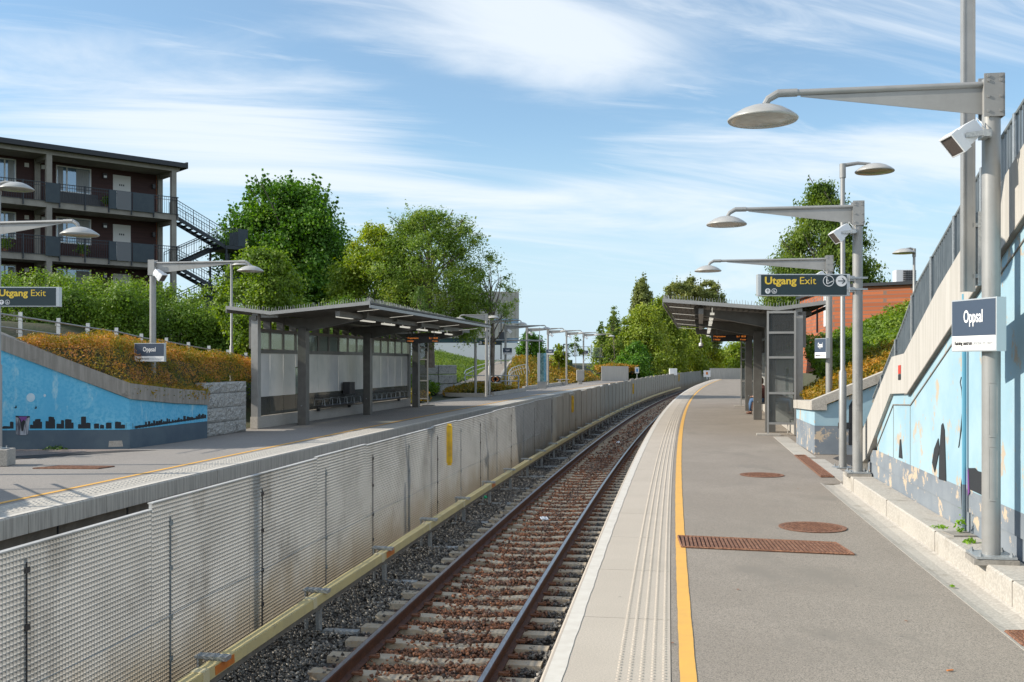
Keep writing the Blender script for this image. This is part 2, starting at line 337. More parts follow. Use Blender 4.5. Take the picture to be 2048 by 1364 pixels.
m_moon = mat('mural_pale_paint', (.52, .66, .74), .8, var=(.42, .60, .72), vscale=6)
m_granite = mat('rough_granite', (.36, .36, .34), .9, var=(.22, .22, .21), vscale=4, var2=(.48, .48, .46), v2scale=25, bump=1, bscale=9, bdist=.06, patch=(.09, .09, .08), pscale=4, plo=.62, phi=.7)
m_frost = mat('frosted_panel', (.74, .73, .70), .16, spec=.7, var=(.60, .61, .60), vscale=.8)
m_tint = glassmat('tinted_shelter_glass', '#a9aaa5', .25)
m_clear = glassmat('clear_glass', '#e4ece8', .05)
m_endglass = glassmat('smoky_glass', '#c4c9ca', .14)
m_window = mat('window_glass', (.10, .16, .22), .05, spec=1.0, metal=.6)
m_curtain = mat('window_reflecting_sky', (.20, .30, .40), .06, spec=1, metal=.5)
m_led = mat('orange_led', (.3, .08, .01), .5, emit=((1.0, .30, .05), .5))
m_paleglow = mat('pale_glow_strip', (.75, .74, .68), .4, emit=((1.0, .97, .85), .35))  # weak glow shared by the tube lights and the roof joint strips
m_cladding = mat('dark_red_boards', (.036, .013, .012), .7, var=(.056, .020, .017), vscale=2, vstretch=(.3, .3, 9))
m_bconcrete = mat('gallery_concrete', (.235, .22, .195), .9, var=(.30, .285, .25), vscale=1.5, patch=(.15, .14, .12), pscale=2, plo=.58, phi=.78)
m_rooftrim = mat('black_roof_edge', (.018, .022, .028), .5)
m_navy = mat('dark_navy_steel', (.016, .024, .034), .45)
m_navypanel = mat('navy_screen_panel', (.022, .038, .052), .5, var=(.03, .048, .06), vscale=3)
m_greypanel = mat('grey_screen_panel', (.12, .13, .14), .5)
m_door = mat('pale_door', (.62, .62, .60), .5)
m_door_grey = mat('pale_curtain', (.30, .31, .31), .8, var=(.22, .23, .24), vscale=14, vstretch=(3, 3, .1))
m_wframe = mat('white_window_frame', (.60, .60, .58), .5)
m_brick = None
m_whiteclad = mat('ribbed_grey_cladding', (.38, .37, .345), .7, var=(.33, .325, .30), vscale=1)
m_whitewall = mat('white_render', (.62, .64, .66), .8)
m_bark = mat('bark', (.12, .10, .08), .9, var=(.20, .17, .14), vscale=4, bump=.6, bscale=20, bdist=.02)
m_grass = mat('grass', (.05, .085, .02), .9, var=(.08, .115, .03), vscale=.6, var2=(.04, .08, .015), v2scale=8, bump=.8, bscale=12, bdist=.05)
m_soil = mat('bank_soil', (.045, .06, .02), .95, var=(.07, .06, .035), vscale=.8, bump=.6, bscale=8, bdist=.05)
m_ballastbed = mat('ballast_bed', (.085, .08, .075), .95, var=(.13, .115, .10), vscale=20, var2=(.04, .038, .036), v2scale=45, bump=1, bscale=30, bdist=.04)
m_orangebrick = None
def brickmat(name, c1_, c2_, mortar, sc_=6):
    m = bpy.data.materials.new(name); m.use_nodes = True; t = m.node_tree; n = t.nodes; l = t.links; b = n['Principled BSDF']; b.inputs['Roughness'].default_value = .9
    tcc = n.new('ShaderNodeTexCoord'); br = n.new('ShaderNodeTexBrick'); br.inputs['Scale'].default_value = 1
    br.inputs['Color1'].default_value = (*C(c1_), 1); br.inputs['Color2'].default_value = (*C(c2_), 1); br.inputs['Mortar'].default_value = (*C(mortar), 1)
    br.inputs['Brick Width'].default_value = .46; br.inputs['Row Height'].default_value = .15; br.inputs['Mortar Size'].default_value = .016; br.inputs['Bias'].default_value = -.2
    sp = n.new('ShaderNodeSeparateXYZ'); l.new(tcc.outputs['Object'], sp.inputs[0]); cb = n.new('ShaderNodeCombineXYZ')
    l.new(M('ADD', sp.outputs['X'], sp.outputs['Y'], tree=t), cb.inputs[0]); l.new(sp.outputs['Z'], cb.inputs[1]); l.new(cb.outputs[0], br.inputs['Vector'])
    l.new(br.outputs['Color'], b.inputs['Base Color']); return m
m_orangebrick = brickmat('orange_brick', (.42, .125, .05), (.30, .085, .035), (.20, .13, .10))

# leaf palettes
lf_maple = leafmat('maple_leaves', [(0.034, 0.083, 0.009), (0.065, 0.161, 0.014), (0.113, 0.237, 0.020), (0.189, 0.303, 0.027)], .3, .5)
lf_light = leafmat('yellow_green_leaves', [(0.100, 0.162, 0.019), (0.168, 0.247, 0.029), (0.258, 0.323, 0.035), (0.376, 0.361, 0.047)], .35, .45)
lf_willow = leafmat('olive_willow_leaves', [(0.078, 0.139, 0.024), (0.132, 0.216, 0.035), (0.199, 0.280, 0.045), (0.289, 0.321, 0.053)], .35, .5)
lf_birch = leafmat('birch_leaves', [(0.055, 0.108, 0.022), (0.101, 0.166, 0.028), (0.168, 0.235, 0.035), (0.246, 0.293, 0.053)], .35, .6)
lf_hedge = leafmat('hedge_leaves', [(0.041, 0.088, 0.009), (0.090, 0.166, 0.016), (0.160, 0.264, 0.022), (0.261, 0.334, 0.039)], .3, .6)
lf_hedge2 = leafmat('shrub_leaves', [(0.065, 0.114, 0.017), (0.121, 0.195, 0.026), (0.187, 0.277, 0.035), (0.298, 0.342, 0.051)], .35, .5)
lf_poplar = leafmat('poplar_leaves', [(0.107, 0.141, 0.051), (0.172, 0.207, 0.058), (0.237, 0.262, 0.076), (0.322, 0.309, 0.084)], .3, .2)
lf_far = leafmat('far_willow_leaves', [(0.090, 0.150, 0.022), (0.168, 0.234, 0.028), (0.271, 0.330, 0.041), (0.383, 0.382, 0.054)], .3, .18)
lf_yel = leafmat('lime_yellow_leaves', [(0.117, 0.192, 0.014), (0.207, 0.276, 0.019), (0.337, 0.360, 0.024), (0.467, 0.408, 0.036)], .35, .4)
lf_rust = leafmat('rust_orange_sprigs', [(.06, .10, .014), (.11, .14, .018), (.26, .20, .025), (.44, .24, .035), (.48, .21, .09), (.46, .31, .04)], .3, 1.5)
lf_rustg = leafmat('green_orange_sprigs', [(0.083, 0.122, 0.016), (0.165, 0.158, 0.018), (0.346, 0.202, 0.023), (0.495, 0.230, 0.026)], .3, .6)
lf_conifer = leafmat('young_conifer_needles', [(0.055, 0.117, 0.023), (0.096, 0.169, 0.035), (0.138, 0.221, 0.047)], .25, 1)
lf_weed = leafmat('weed_leaves', [(.10, .22, .015), (.18, .34, .02), (.26, .42, .03)], .35, 5)
lf_darkweed = leafmat('shaded_weed_leaves', [(.03, .07, .012), (.05, .11, .02), (.08, .15, .02)], .3, 5)  # weed greens darkened, shade at the mural foot put into the colour

# ------------------------------------------------------------------ foliage
rs = np.random.RandomState(11)
def leaf_object(name, pts, nrm, size, m, parent=None, aspect=.6, jitter=.8, droop=0.0):
    n = len(pts)
    nr = nrm + rs.normal(0, jitter, (n, 3)); nr /= np.linalg.norm(nr, axis=1, keepdims=True) + 1e-9
    tt = rs.normal(0, 1, (n, 3))
    if droop: tt = tt * (1 - droop) + np.array([0, 0, -2.0]) * droop
    tt -= nr * np.sum(nr * tt, 1, keepdims=True); tt /= np.linalg.norm(tt, axis=1, keepdims=True) + 1e-9
    bb = np.cross(nr, tt)
    s = size * rs.uniform(.6, 1.35, (n, 1))
    v = np.empty((n, 4, 3)); v[:, 0] = pts + tt * s; v[:, 1] = pts + bb * s * aspect; v[:, 2] = pts - tt * s; v[:, 3] = pts - bb * s * aspect
    me = bpy.data.meshes.new(name); me.vertices.add(4 * n); me.vertices.foreach_set('co', v.reshape(-1))
    me.loops.add(4 * n); me.loops.foreach_set('vertex_index', np.arange(4 * n, dtype=np.int32))
    me.polygons.add(n); me.polygons.foreach_set('loop_start', np.arange(0, 4 * n, 4, dtype=np.int32))
    try: me.polygons.foreach_set('loop_total', np.full(n, 4, dtype=np.int32))
    except Exception: pass
    me.update(); me.validate(); me.materials.append(m)
    o = bpy.data.objects.new(name, me); col.objects.link(o)
    if parent: o.parent = parent
    return o
def clump_points(clumps, n, flat=.8):
    c = np.array([q[:3] for q in clumps]); r = np.array([q[3] for q in clumps])
    wgt = r ** 2; idx = rs.choice(len(c), n, p=wgt / wgt.sum())
    d = rs.normal(0, 1, (n, 3)); d /= np.linalg.norm(d, axis=1, keepdims=True)
    rad = r[idx, None] * np.minimum(np.abs(rs.normal(0, .60, (n, 1))), 1.25) ** .8
    # sprays: leaves gather on short shoots instead of filling the volume evenly
    sh = np.round(d * 2.6) / 2.6; k = rs.uniform(0, .55, (n, 1)); d2 = d * (1 - k) + sh * k
    p = c[idx] + d2 * rad * np.array([1, 1, flat]); return p, d
def limb(mb, a, b, r0, r1, bend=.15, n=6):
    a = Vector(a); b = Vector(b); L_ = (b - a).length; off = Vector([random.uniform(-1, 1) * bend * L_ for _ in range(3)])
    pts = [a.lerp(b, t) + off * math.sin(math.pi * t) for t in (0, .25, .5, .75, 1)]
    mb.tube(pts, [r0 + (r1 - r0) * t for t in (0, .25, .5, .75, 1)], n)
def tree(name, base, h, w, prof, nclump, nleaf, lsize, lm, label, group=None, crown0=.2, csize=.2, trunk_r=.16, bark=None, seed=1, droop=0, depth=None, aspect=.6, limbs=14, cat='tree', fill=.5, flat=.8, spikes=14):
    """prof(t) relative radius at relative crown height t"""
    random.seed(seed); b = Vector(base); t = empty(name, label, cat, group, base)
    cl = []
    z0 = h * crown0
    depth = depth or w
    for i in range(nclump):
        tt = random.random() ** .85; a = random.uniform(0, 2 * math.pi); rr = prof(tt) * (random.uniform(fill, 1) ** .5) * (1 + .13 * math.sin(a * 3 + seed) + .08 * math.sin(a * 5 + tt * 9 + seed))
        if random.random() < .22: rr *= random.uniform(1.02, 1.22)
        cr = csize * min(w, depth) * random.uniform(.55, 1.25) * (.55 + .45 * prof(tt))
        k = max(0, (rr * w / 2 - cr * .6)) 
        cl.append((math.cos(a) * k, math.sin(a) * k * depth / w, z0 + tt * (h - z0 - cr * .5), cr))
    for i in range(spikes):
        tt = random.uniform(.45, .97); a = random.uniform(0, 2 * math.pi); rr = prof(tt) * random.uniform(.7, 1.0); x, y, z = math.cos(a) * rr * w / 2, math.sin(a) * rr * depth / 2, z0 + tt * (h - z0)
        for k in range(4): cl.append((x * (1 + .03 * k), y * (1 + .03 * k), z + k * h * .028, csize * w * (.20 - .04 * k)))
    p, d = clump_points(cl, nleaf, flat)
    outw = p - np.array([0, 0, z0 + .4 * (h - z0)]); outw /= np.linalg.norm(outw, axis=1, keepdims=True) + 1e-6
    leaf_object('crown', p, d * .5 + outw * .35 + np.array([0, 0, .3]), lsize, lm, t, aspect, .8, droop)
    mb = MB(); top = (random.uniform(-.2, .2), random.uniform(-.2, .2), h * .8)
    mb.tube([(0, 0, -.3), (0.03 * h * random.uniform(-1, 1), 0, h * .3), top], [trunk_r * 1.15, trunk_r * .8, trunk_r * .2], 8)
    for c in random.sample(cl, min(limbs, len(cl))):
        f = max(.12, min(.75, (c[2] / h) * random.uniform(.45, .75)))
        limb(mb, (top[0] * f, top[1] * f, h * f), c[:3], trunk_r * .42 * (1 - f * .6), trunk_r * .08)
    mb.build('trunk', bark or m_bark, t)
    return t
ell = lambda t: max(.12, math.sqrt(max(0, 1 - (2 * t - 1) ** 2)) ** .8)
dome = lambda t: max(.15, (1 - t ** 2.2) ** .6 * (.75 + .35 * min(1, t * 3)))
cone = lambda t: max(.10, 1.0 - t * .92)
cone2 = lambda t: max(.16, (1 - t) ** .55 * min(1, .55 + t * 1.6))
birchp = lambda t: max(.18, (1 - t ** 1.6) ** .7 * min(1, .72 + t))
def cover(name, hf, n, x0, x1, y0, y1, lsize, m, label, inside=None, thick=.25, aspect=.45, jitter=.7, kind='stuff', cat='shrubs', yscale=1):
    """leaf blanket over a height function"""
    x = rs.uniform(x0, x1, n); y = rs.uniform(y0, y1, n)
    if inside is not None:
        k = inside(x, y); x = x[k]; y = y[k]
    z = hf(x, y); e = .15
    nx = -(hf(x + e, y) - z) / e; ny = -(hf(x, y + e) - z) / e
    nr = np.stack([nx, ny, np.ones_like(x)], 1); nr /= np.linalg.norm(nr, axis=1, keepdims=True)
    p = np.stack([x, y, z], 1) + nr * (rs.uniform(-1, .25, (len(x), 1)) * thick)
    o = leaf_object(name, p, nr, lsize, m, None, aspect, jitter)
    gs = .22 if (x1 - x0) * (y1 - y0) < 400 else .45
    gx = np.arange(x0, x1, gs); gy = np.arange(y0, y1, gs); GX, GY = np.meshgrid(gx, gy); GZ = hf(GX, GY) - thick * .9 - .05
    ok = np.ones_like(GX, bool) if inside is None else (inside(GX, GY) & inside(GX + gs * .5, GY) & inside(GX - gs * .5, GY) & inside(GX, GY - gs * .5))
    nx = len(gx); fs = []
    for j in range(len(gy) - 1):
        for i in range(nx - 1):
            if ok[j, i] and ok[j + 1, i] and ok[j, i + 1] and ok[j + 1, i + 1]: k = j * nx + i; fs.append((k, k + 1, k + nx + 1, k + nx))
    if fs:
        mb_ = MB(); mb_.add(np.stack([GX, GY, GZ], -1).reshape(-1, 3).tolist(), fs); mo = mb_.build('bank_soil', m_soil); mo['kind'] = 'structure'; mo.data.shade_smooth()
    return tag(o, label, cat, None, kind)
def vnoise(x, y, s, seed=0):
    """cheap smooth lumps"""
    return (np.sin(x * s * 1.7 + seed) * np.cos(y * s * 1.3 + seed * 2.1) + .5 * np.sin(x * s * 3.9 + y * s * 2.7 + seed * 3) + .35 * np.sin(x * s * 7.1 - y * s * 6.3 + seed))
def wb(mb, name, m, parent=None, **k):
    """build a part whose vertices are in world coordinates"""
    o = mb.build(name, m, parent, **k)
    if parent is not None and parent.type == 'EMPTY': o.location = -parent.location
    return o
FINE = rng(2, 40, .5) + rng(42, 130, 2)[0:]
LONG = rng(-6, 40, .6) + rng(42, 230, 2)
PLAT = rng(-6, 40, .6) + rng(42, 121, 1.5)

# ================================================================== GROUND
def sstep(a, b, x):
    t = np.clip((x - a) / (b - a), 0, 1); return t * t * (3 - 2 * t)
def terr(X, Y):
    """height of the banks"""
    o = (X - (-0.79 + .15 * Y + .0005 * Y * Y)) / np.sqrt(1 + (.15 + .001 * Y) ** 2)
    u = -(o + 7.6)
    left = sstep(6.2, 13.0, u) * 3.4 * (1 - sstep(46, 62, Y)) + sstep(6, 20, u) * 1.7 * sstep(46, 62, Y)
    left = left + sstep(13, 24, u) * 1.2 * (1 - sstep(46, 62, Y))
    right = sstep(4.6, 13, o) * 4.2 * sstep(21, 24, Y) + sstep(8.0, 9.0, o) * 3.6 * (1 - sstep(21, 24, Y))
    z = np.where(o < -3.8, left, right)
    z = z - .06
    trench = (o > -11.2) & (o < 3.2)
    z = np.where(trench, -1.52, z)
    past = (Y > 118)
    z = np.where(past & (o > -11.2) & (o < 0.2), -1.52, z)
    return z
xs = np.concatenate([np.arange(-160, -40, 6), np.arange(-40, 60, .55), np.arange(60, 260, 6)])
ys = np.concatenate([np.arange(-12, 70, .7), np.arange(70, 140, 1.5), np.arange(140, 420, 8)])
XX, YY = np.meshgrid(xs, ys); ZZ = terr(XX, YY)
nx_, ny_ = len(xs), len(ys)
vv = np.stack([XX, YY, ZZ], -1).reshape(-1, 3)
ff = []
for j in range(ny_ - 1):
    b = j * nx_
    for i in range(nx_ - 1): ff.append((b + i, b + i + 1, b + nx_ + i + 1, b + nx_ + i))
me = bpy.data.meshes.new('terrain'); me.from_pydata(vv.tolist(), [], ff); me.update(); me.materials.append(m_soil)
o = bpy.data.objects.new('terrain', me); col.objects.link(o); struct(o); me.shade_smooth()
g = MB(); g.add([(-3000, -1500, -1.6), (3000, -1500, -1.6), (3000, 5000, -1.6), (-3000, 5000, -1.6)], [(0, 1, 2, 3)]); struct(g.build('ground', m_grass))

# right platform
mb = MB(); sweep(mb, rect(.824, 3.25, -.4, -.004), PLAT); struct(mb.build('platform_asphalt', m_asph))
mb = MB(); mb.prism([P(17.15, 3.245, -.006), P(17.15, 9, -.006), P(27.8, 6.8, -.006), P(122, 10, -.006), P(122, 3.245, -.006)] if False else [P(d, 3.245, -.006) for d in rng(16.45, 120, 3)] + [P(d, 6.2, -.006) for d in rng(120, 16.45, 3)], (0, 0, -.3)); struct(mb.build('platform_asphalt_side', m_asph))
mb = MB()
sl = 1.8; d0 = 6.06 - 1.8 * 5
k = 0
while d0 + k * sl < 121:
    a = d0 + k * sl + .005; b_ = d0 + (k + 1) * sl - .006
    dd = rng(a, b_, .6)
    sweep(mb, [(.0, -.25), (.82, -.25), (.82, 0), (.018, 0), (.0, -.018)], dd); k += 1
struct(mb.build('platform_edge', m_slab))
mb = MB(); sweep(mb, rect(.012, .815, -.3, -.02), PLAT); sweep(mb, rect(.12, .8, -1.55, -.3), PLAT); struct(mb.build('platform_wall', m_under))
# white edge stripe with a slightly uneven inner rim
mb = MB(); ds = rng(2, 60, .12) + rng(61, 120.5, 1); vs = []
for i, d in enumerate(ds):
    wv = .0025 * math.sin(d * 5.1) + .002 * math.sin(d * 13.7)
    vs += [P(d, .034, .004), P(d, .142 + wv, .004)]
mb.add(vs, [(2 * i, 2 * i + 1, 2 * i + 3, 2 * i + 2) for i in range(len(ds) - 1)]); struct(mb.build('platform_marking_white', m_white))
def yellow(off, name, dmax, wdt=.105):
    mb = MB(); ds = rng(2, 60, .1) + rng(61, dmax, 1); vs = []
    for d in ds:
        e = .0015 * math.sin(d * 7.3) + .001 * math.sin(d * 19); e2 = .0015 * math.sin(d * 6.1 + 1) + .001 * math.sin(d * 23)
        vs += [P(d, off - wdt / 2 + e, .001), P(d, off + wdt / 2 + e2, .001)]
    mb.add(vs, [(2 * i, 2 * i + 1, 2 * i + 3, 2 * i + 2) for i in range(len(ds) - 1)]); struct(mb.build(name, m_yellow))
yellow(.93, 'platform_marking_yellow', 119)
# tactile domes
mb = MB()
def domes(mb, offs, d0, d1, st, r=.017, h=.007, z=0):
    d = d0
    while d < d1:
        for o in offs:
            c = P(d, o, z); n_ = 7
            vs = [(c.x + r * math.cos(2 * math.pi * q / n_), c.y + r * math.sin(2 * math.pi * q / n_), c.z) for q in range(n_)] + [(c.x + r * .6 * math.cos(2 * math.pi * q / n_), c.y + r * .6 * math.sin(2 * math.pi * q / n_), c.z + h) for q in range(n_)]
            mb.add(vs, [(q, (q + 1) % n_, n_ + (q + 1) % n_, n_ + q) for q in range(n_)] + [tuple(range(n_, 2 * n_))])
        d += st
domes(mb, [.49, .562, .635, .708, .78], 4, 34, .06)
for o_ in (.49, .562, .635, .708, .78):
    sweep(mb, [(o_ - .012, 0), (o_ + .012, 0), (o_ + .008, .005), (o_ - .008, .005)], rng(34, 110, 2))
struct(mb.build('platform_tactile_studs', m_slab))
# gutter with a shallow dish, and the kerb plinth beside it
mb = MB(); sweep(mb, [(3.25, -.2), (3.25, 0.0), (3.33, -.018), (3.45, -.026), (3.56, -.012), (3.585, 0), (3.585, -.2)], rng(-6, 17.1, .5)); struct(mb.build('gutter', m_conc_pale))
mb = MB(); sweep(mb, [(3.585, -.2), (3.585, .2), (3.6, .215), (3.92, .215), (3.92, -.2)], rng(-6, 16.9, .5)); struct(mb.build('kerb', m_conc_pale))
mb = MB()
for d in rng(1.5, 15.9, 2.4): sweep(mb, rect(3.582, 3.925, -.1, .2165), [d, d + .008])
struct(mb.build('kerb_joints', m_under))
# dark asphalt patch and paved strip at the stair foot
mb = MB(); mb.prism([P(17.2, 4.3, .001), P(17.2, 5.8, .001), P(21.2, 5.8, .001), P(21.5, 4.4, .001), P(20.8, 4.1, .001), P(19, 4.25, .001)], (0, 0, -.002)); struct(mb.build('path_patch', m_asph_new))
mb = MB(); sweep(mb, rect(3.62, 3.9, -.05, .004), rng(17.3, 21.2, .6)); sweep(mb, rect(3.4, 3.78, -.05, .004), rng(21.6, 27.4, .6)); struct(mb.build('paved_strip', m_conc_pale))

# left platform
LE = -7.6
mb = MB(); sweep(mb, rect(LE - 13 if False else -12.0, LE - .80, -.4, -.004), PLAT[:-3]); struct(mb.build('far_platform_asphalt', m_asph2))
mb = MB(); mb.prism([P(d, -11.99, -.008) for d in rng(-4, 30, 2)] + [Vector((-14.5, 26, -.008)), Vector((-19, 22, -.008)), Vector((-19, -4, -.008))], (0, 0, -.3)); struct(mb.build('far_platform_forecourt', m_asph2))
mb = MB(); k = 0
while -6 + k * sl < 116:
    a = -6 + k * sl + .006; b_ = a + sl - .012
    sweep(mb, [(LE - .8, -.27), (LE, -.27), (LE, -.02), (LE - .02, 0), (LE - .8, 0)], rng(a, b_, .6)); k += 1
struct(mb.build('far_platform_edge', m_conc_edge))
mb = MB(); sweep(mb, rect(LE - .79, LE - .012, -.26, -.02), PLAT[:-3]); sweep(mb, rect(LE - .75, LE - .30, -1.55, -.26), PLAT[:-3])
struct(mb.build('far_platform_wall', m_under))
mb = MB()
for d in rng(2.2, 60, 1.8): sweep(mb, rect(LE - .32, LE - .285, -1.5, -.26), [d, d + .03])
struct(mb.build('far_platform_wall_joints', m_rooftrim))
mb = MB(); vs = []; ds = rng(2, 115, .8)
for d in ds: vs += [P(d, LE - .12, .004), P(d, LE - .02, .004)]
mb.add(vs, [(2 * i, 2 * i + 1, 2 * i + 3, 2 * i + 2) for i in range(len(ds) - 1)]); struct(mb.build('far_platform_marking_white', m_white))
yellow(LE - 1.0, 'far_platform_marking_yellow', 112)
mb = MB(); domes(mb, [LE - .32 - .11 * i for i in range(4)], 10, 30, .12, .03, .008)
struct(mb.build('far_platform_tactile_studs', m_conc_edge))
# brown paving, fresh asphalt strip before the mural
mb = MB(); mb.prism([Vector(p) for p in [(-14, 20.2, -.003), (-11.9, 20.2, -.003), (-8.9, 22.2, -.003), (-8.3, 24, -.003), (-8.7, 22.9, -.003), (-14, 23.4, -.003)]], (0, 0, -.004)); struct(mb.build('mural_paving', m_pave))
mb = MB(); mb.prism([Vector(p) for p in [(-12.0, 19.4, .001), (-10.9, 19.9, .001), (-8.85, 22.1, .001), (-8.1, 22.75, .001), (-8.9, 22.7, .001), (-9.6, 22.2, .001), (-11.9, 20.1, .001)]], (0, 0, -.003)); struct(mb.build('asphalt_patch', m_asph_new))

# ================================================================== TRACK
mb = MB(); sweep(mb, rect(-10.8, .6, -1.75, -1.345), LONG, cap=False); struct(mb.build('ballast_bed', m_ballastbed))
TC = -1.76
trk = empty('railway_track', 'rusty railway track on concrete sleepers curving away beside the near platform', 'railway track', None, P(4, TC, -1.3))
def rail_prof(o):
    return [(o - .07, -1.27), (o + .07, -1.27), (o + .07, -1.257), (o + .012, -1.235), (o + .009, -1.145), (o + .035, -1.13), (o + .035, -1.104), (o + .028, -1.1), (o - .028, -1.1), (o - .035, -1.104), (o - .035, -1.13), (o - .009, -1.145), (o - .012, -1.235), (o - .07, -1.257)]
for off in (TC - .755, TC + .755):
    mb = MB(); sweep(mb, rail_prof(off), LONG); r_ = wb(mb, 'rail', m_rail, trk)
    mb = MB(); sweep(mb, rect(off - .024, off + .026, -1.103, -1.098), LONG); wb(mb, 'running_surface', m_railtop, r_)
def sleeper_mesh():
    mb = MB()
    def seg(x0, x1, z, z2=None):
        z2 = z if z2 is None else z2
        h0, h1 = .125, .095
        v = [(x0, -h0, -.22), (x0, h0, -.22), (x0, h1, z), (x0, -h1, z), (x1, -h0, -.22), (x1, h0, -.22), (x1, h1, z2), (x1, -h1, z2)]
        mb.add(v, [(0, 1, 2, 3), (7, 6, 5, 4), (0, 4, 5, 1), (1, 5, 6, 2), (2, 6, 7, 3), (3, 7, 4, 0)])
    seg(-1.2, -.5, 0); seg(-.5, -.25, 0, -.022); seg(-.25, .25, -.022); seg(.25, .5, -.022, 0); seg(.5, 1.2, 0)
    return mb
first = None; clips = MB(); rest = MB(); i = 0; d = 3.2
random.seed(3)
while d < 118:
    T, Nn = F(d, TC); c = P(d, TC, -1.272); a = math.atan2(Nn.y, Nn.x) + random.uniform(-.012, .012)
    if i < 96:
        if first is None:
            s_ = sleeper_mesh().build('sleeper', m_sleeper, trk); first = s_
        else:
            s_ = first.copy(); col.objects.link(s_); s_.parent = trk
        s_.location = c - trk.location; s_.rotation_euler = (0, 0, a)
    else:
        for sgn, in ((1,),):
            rest.obox(c + Vector((0, 0, -.1)), Nn * 1.2, T * .11, (0, 0, .1))
    if i < 60:
        for off in (TC - .755, TC + .755):
            for sg in (-1, 1):
                q = P(d, off + sg * .105, -1.248) + Vector((random.uniform(-.01, .01), random.uniform(-.01, .01), 0))
                clips.obox(q, Nn * .055, T * .03, (0, 0, .012)); clips.obox(q + Nn * sg * .03 + T * .02, Nn * .012, T * .012, (0, 0, .03))
                clips.tube([q + Nn * sg * -.05 + T * .03, q + Nn * sg * .05 + T * .03 + Vector((0, 0, .02))], .009, 5)
    d += .6; i += 1
tag(wb(rest, 'far_sleepers', m_sleeper, trk), kind='stuff'); tag(wb(clips, 'rail_clips', m_clip, trk), kind='stuff')

# ballast stones
def stones(name, n, d0, d1, o0, o1, m, label, size=.026, zb=-1.335, keep=None, seed=1, power=1.0):
    r = np.random.RandomState(seed)
    d = d0 + (d1 - d0) * r.uniform(0, 1, n) ** power; o = r.uniform(o0, o1, n)
    k = np.hypot(1, .15 + .001 * d); x = -0.79 + .15 * d + .0005 * d * d + o / k; y = d - o * (.15 + .001 * d) / k
    # sleepers sit at d=3.2+.6i : stones pile between them
    ph = ((y - 3.2 + .006) / .6); fr = np.abs(ph - np.round(ph)) * .6
    on = (fr < .115) & (np.abs(o - TC) < 1.2)
    mid = np.abs(o - TC) < .45
    drop = on & ~(mid & (r.uniform(0, 1, n) < .16)) & (r.uniform(0, 1, n) > .025)
    nearrail = (np.abs(np.abs(o - TC) - .755) < .06)
    ok = ~drop & ~nearrail; x = x[ok]; y = y[ok]; o = o[ok]; on = on[ok]; n = len(x); d = d[ok]
    s = size * r.uniform(.5, 1.3, n)
    z = zb + r.uniform(0, .05, n) + .02 * np.sin(y * 9 + o * 7) * np.cos(o * 11)
    z = np.where(on, -1.275 + s * .3, z)
    z = np.where(np.abs(o - TC) > 1.25, z + .03 * np.sin(y * 2.1 + o * 5), z)
    base = np.array([[1, 0, 0], [-1, 0, 0], [0, 1, 0], [0, -1, 0], [0, 0, 1], [0, 0, -1], [.6, .6, .55], [-.6, .5, -.5]], float)[:6]
    v = base[None] * r.uniform(.55, 1.2, (n, 6, 1)) * s[:, None, None] * np.array([1, 1, .75])
    v += r.normal(0, .18, (n, 6, 3)) * s[:, None, None]
    # random rotation about z and x
    a = r.uniform(0, 6.28, n); b = r.uniform(-1, 1, n); ca, sa, cb_, sb = np.cos(a)[:, None], np.sin(a)[:, None], np.cos(b)[:, None], np.sin(b)[:, None]
    X, Y, Z = v[..., 0], v[..., 1], v[..., 2]; Y, Z = Y * cb_ - Z * sb, Y * sb + Z * cb_; X, Y = X * ca - Y * sa, X * sa + Y * ca
    v = np.stack([X + x[:, None], Y + y[:, None], Z + z[:, None]], -1)
    fc = np.array([[0, 2, 4], [2, 1, 4], [1, 3, 4], [3, 0, 4], [2, 0, 5], [1, 2, 5], [3, 1, 5], [0, 3, 5]])
    f = (fc[None] + (np.arange(n) * 6)[:, None, None]).reshape(-1)
    me = bpy.data.meshes.new(name); me.vertices.add(6 * n); me.vertices.foreach_set('co', v.reshape(-1)); me.loops.add(24 * n); me.loops.foreach_set('vertex_index', f.astype(np.int32))
    me.polygons.add(8 * n); me.polygons.foreach_set('loop_start', np.arange(0, 24 * n, 3, dtype=np.int32))
    at = me.attributes.new('rust', 'FLOAT', 'POINT')
    ru = np.clip(1.15 - np.abs(np.abs(o - TC - .1) - .6) * 1.6, 0, 1) * (np.abs(o - TC) < 1.0) + .45 * (np.abs(o - TC) < .8)
    ru = np.clip(ru + r.normal(0, .25, n), 0, 1) * (np.abs(o - TC) < 1.1); at.data.foreach_set('value', np.repeat(ru, 6).astype(np.float32))
    me.update(); me.validate(); me.materials.append(m)
    ob = bpy.data.objects.new(name, me); col.objects.link(ob); return tag(ob, label, 'gravel', None, 'stuff')
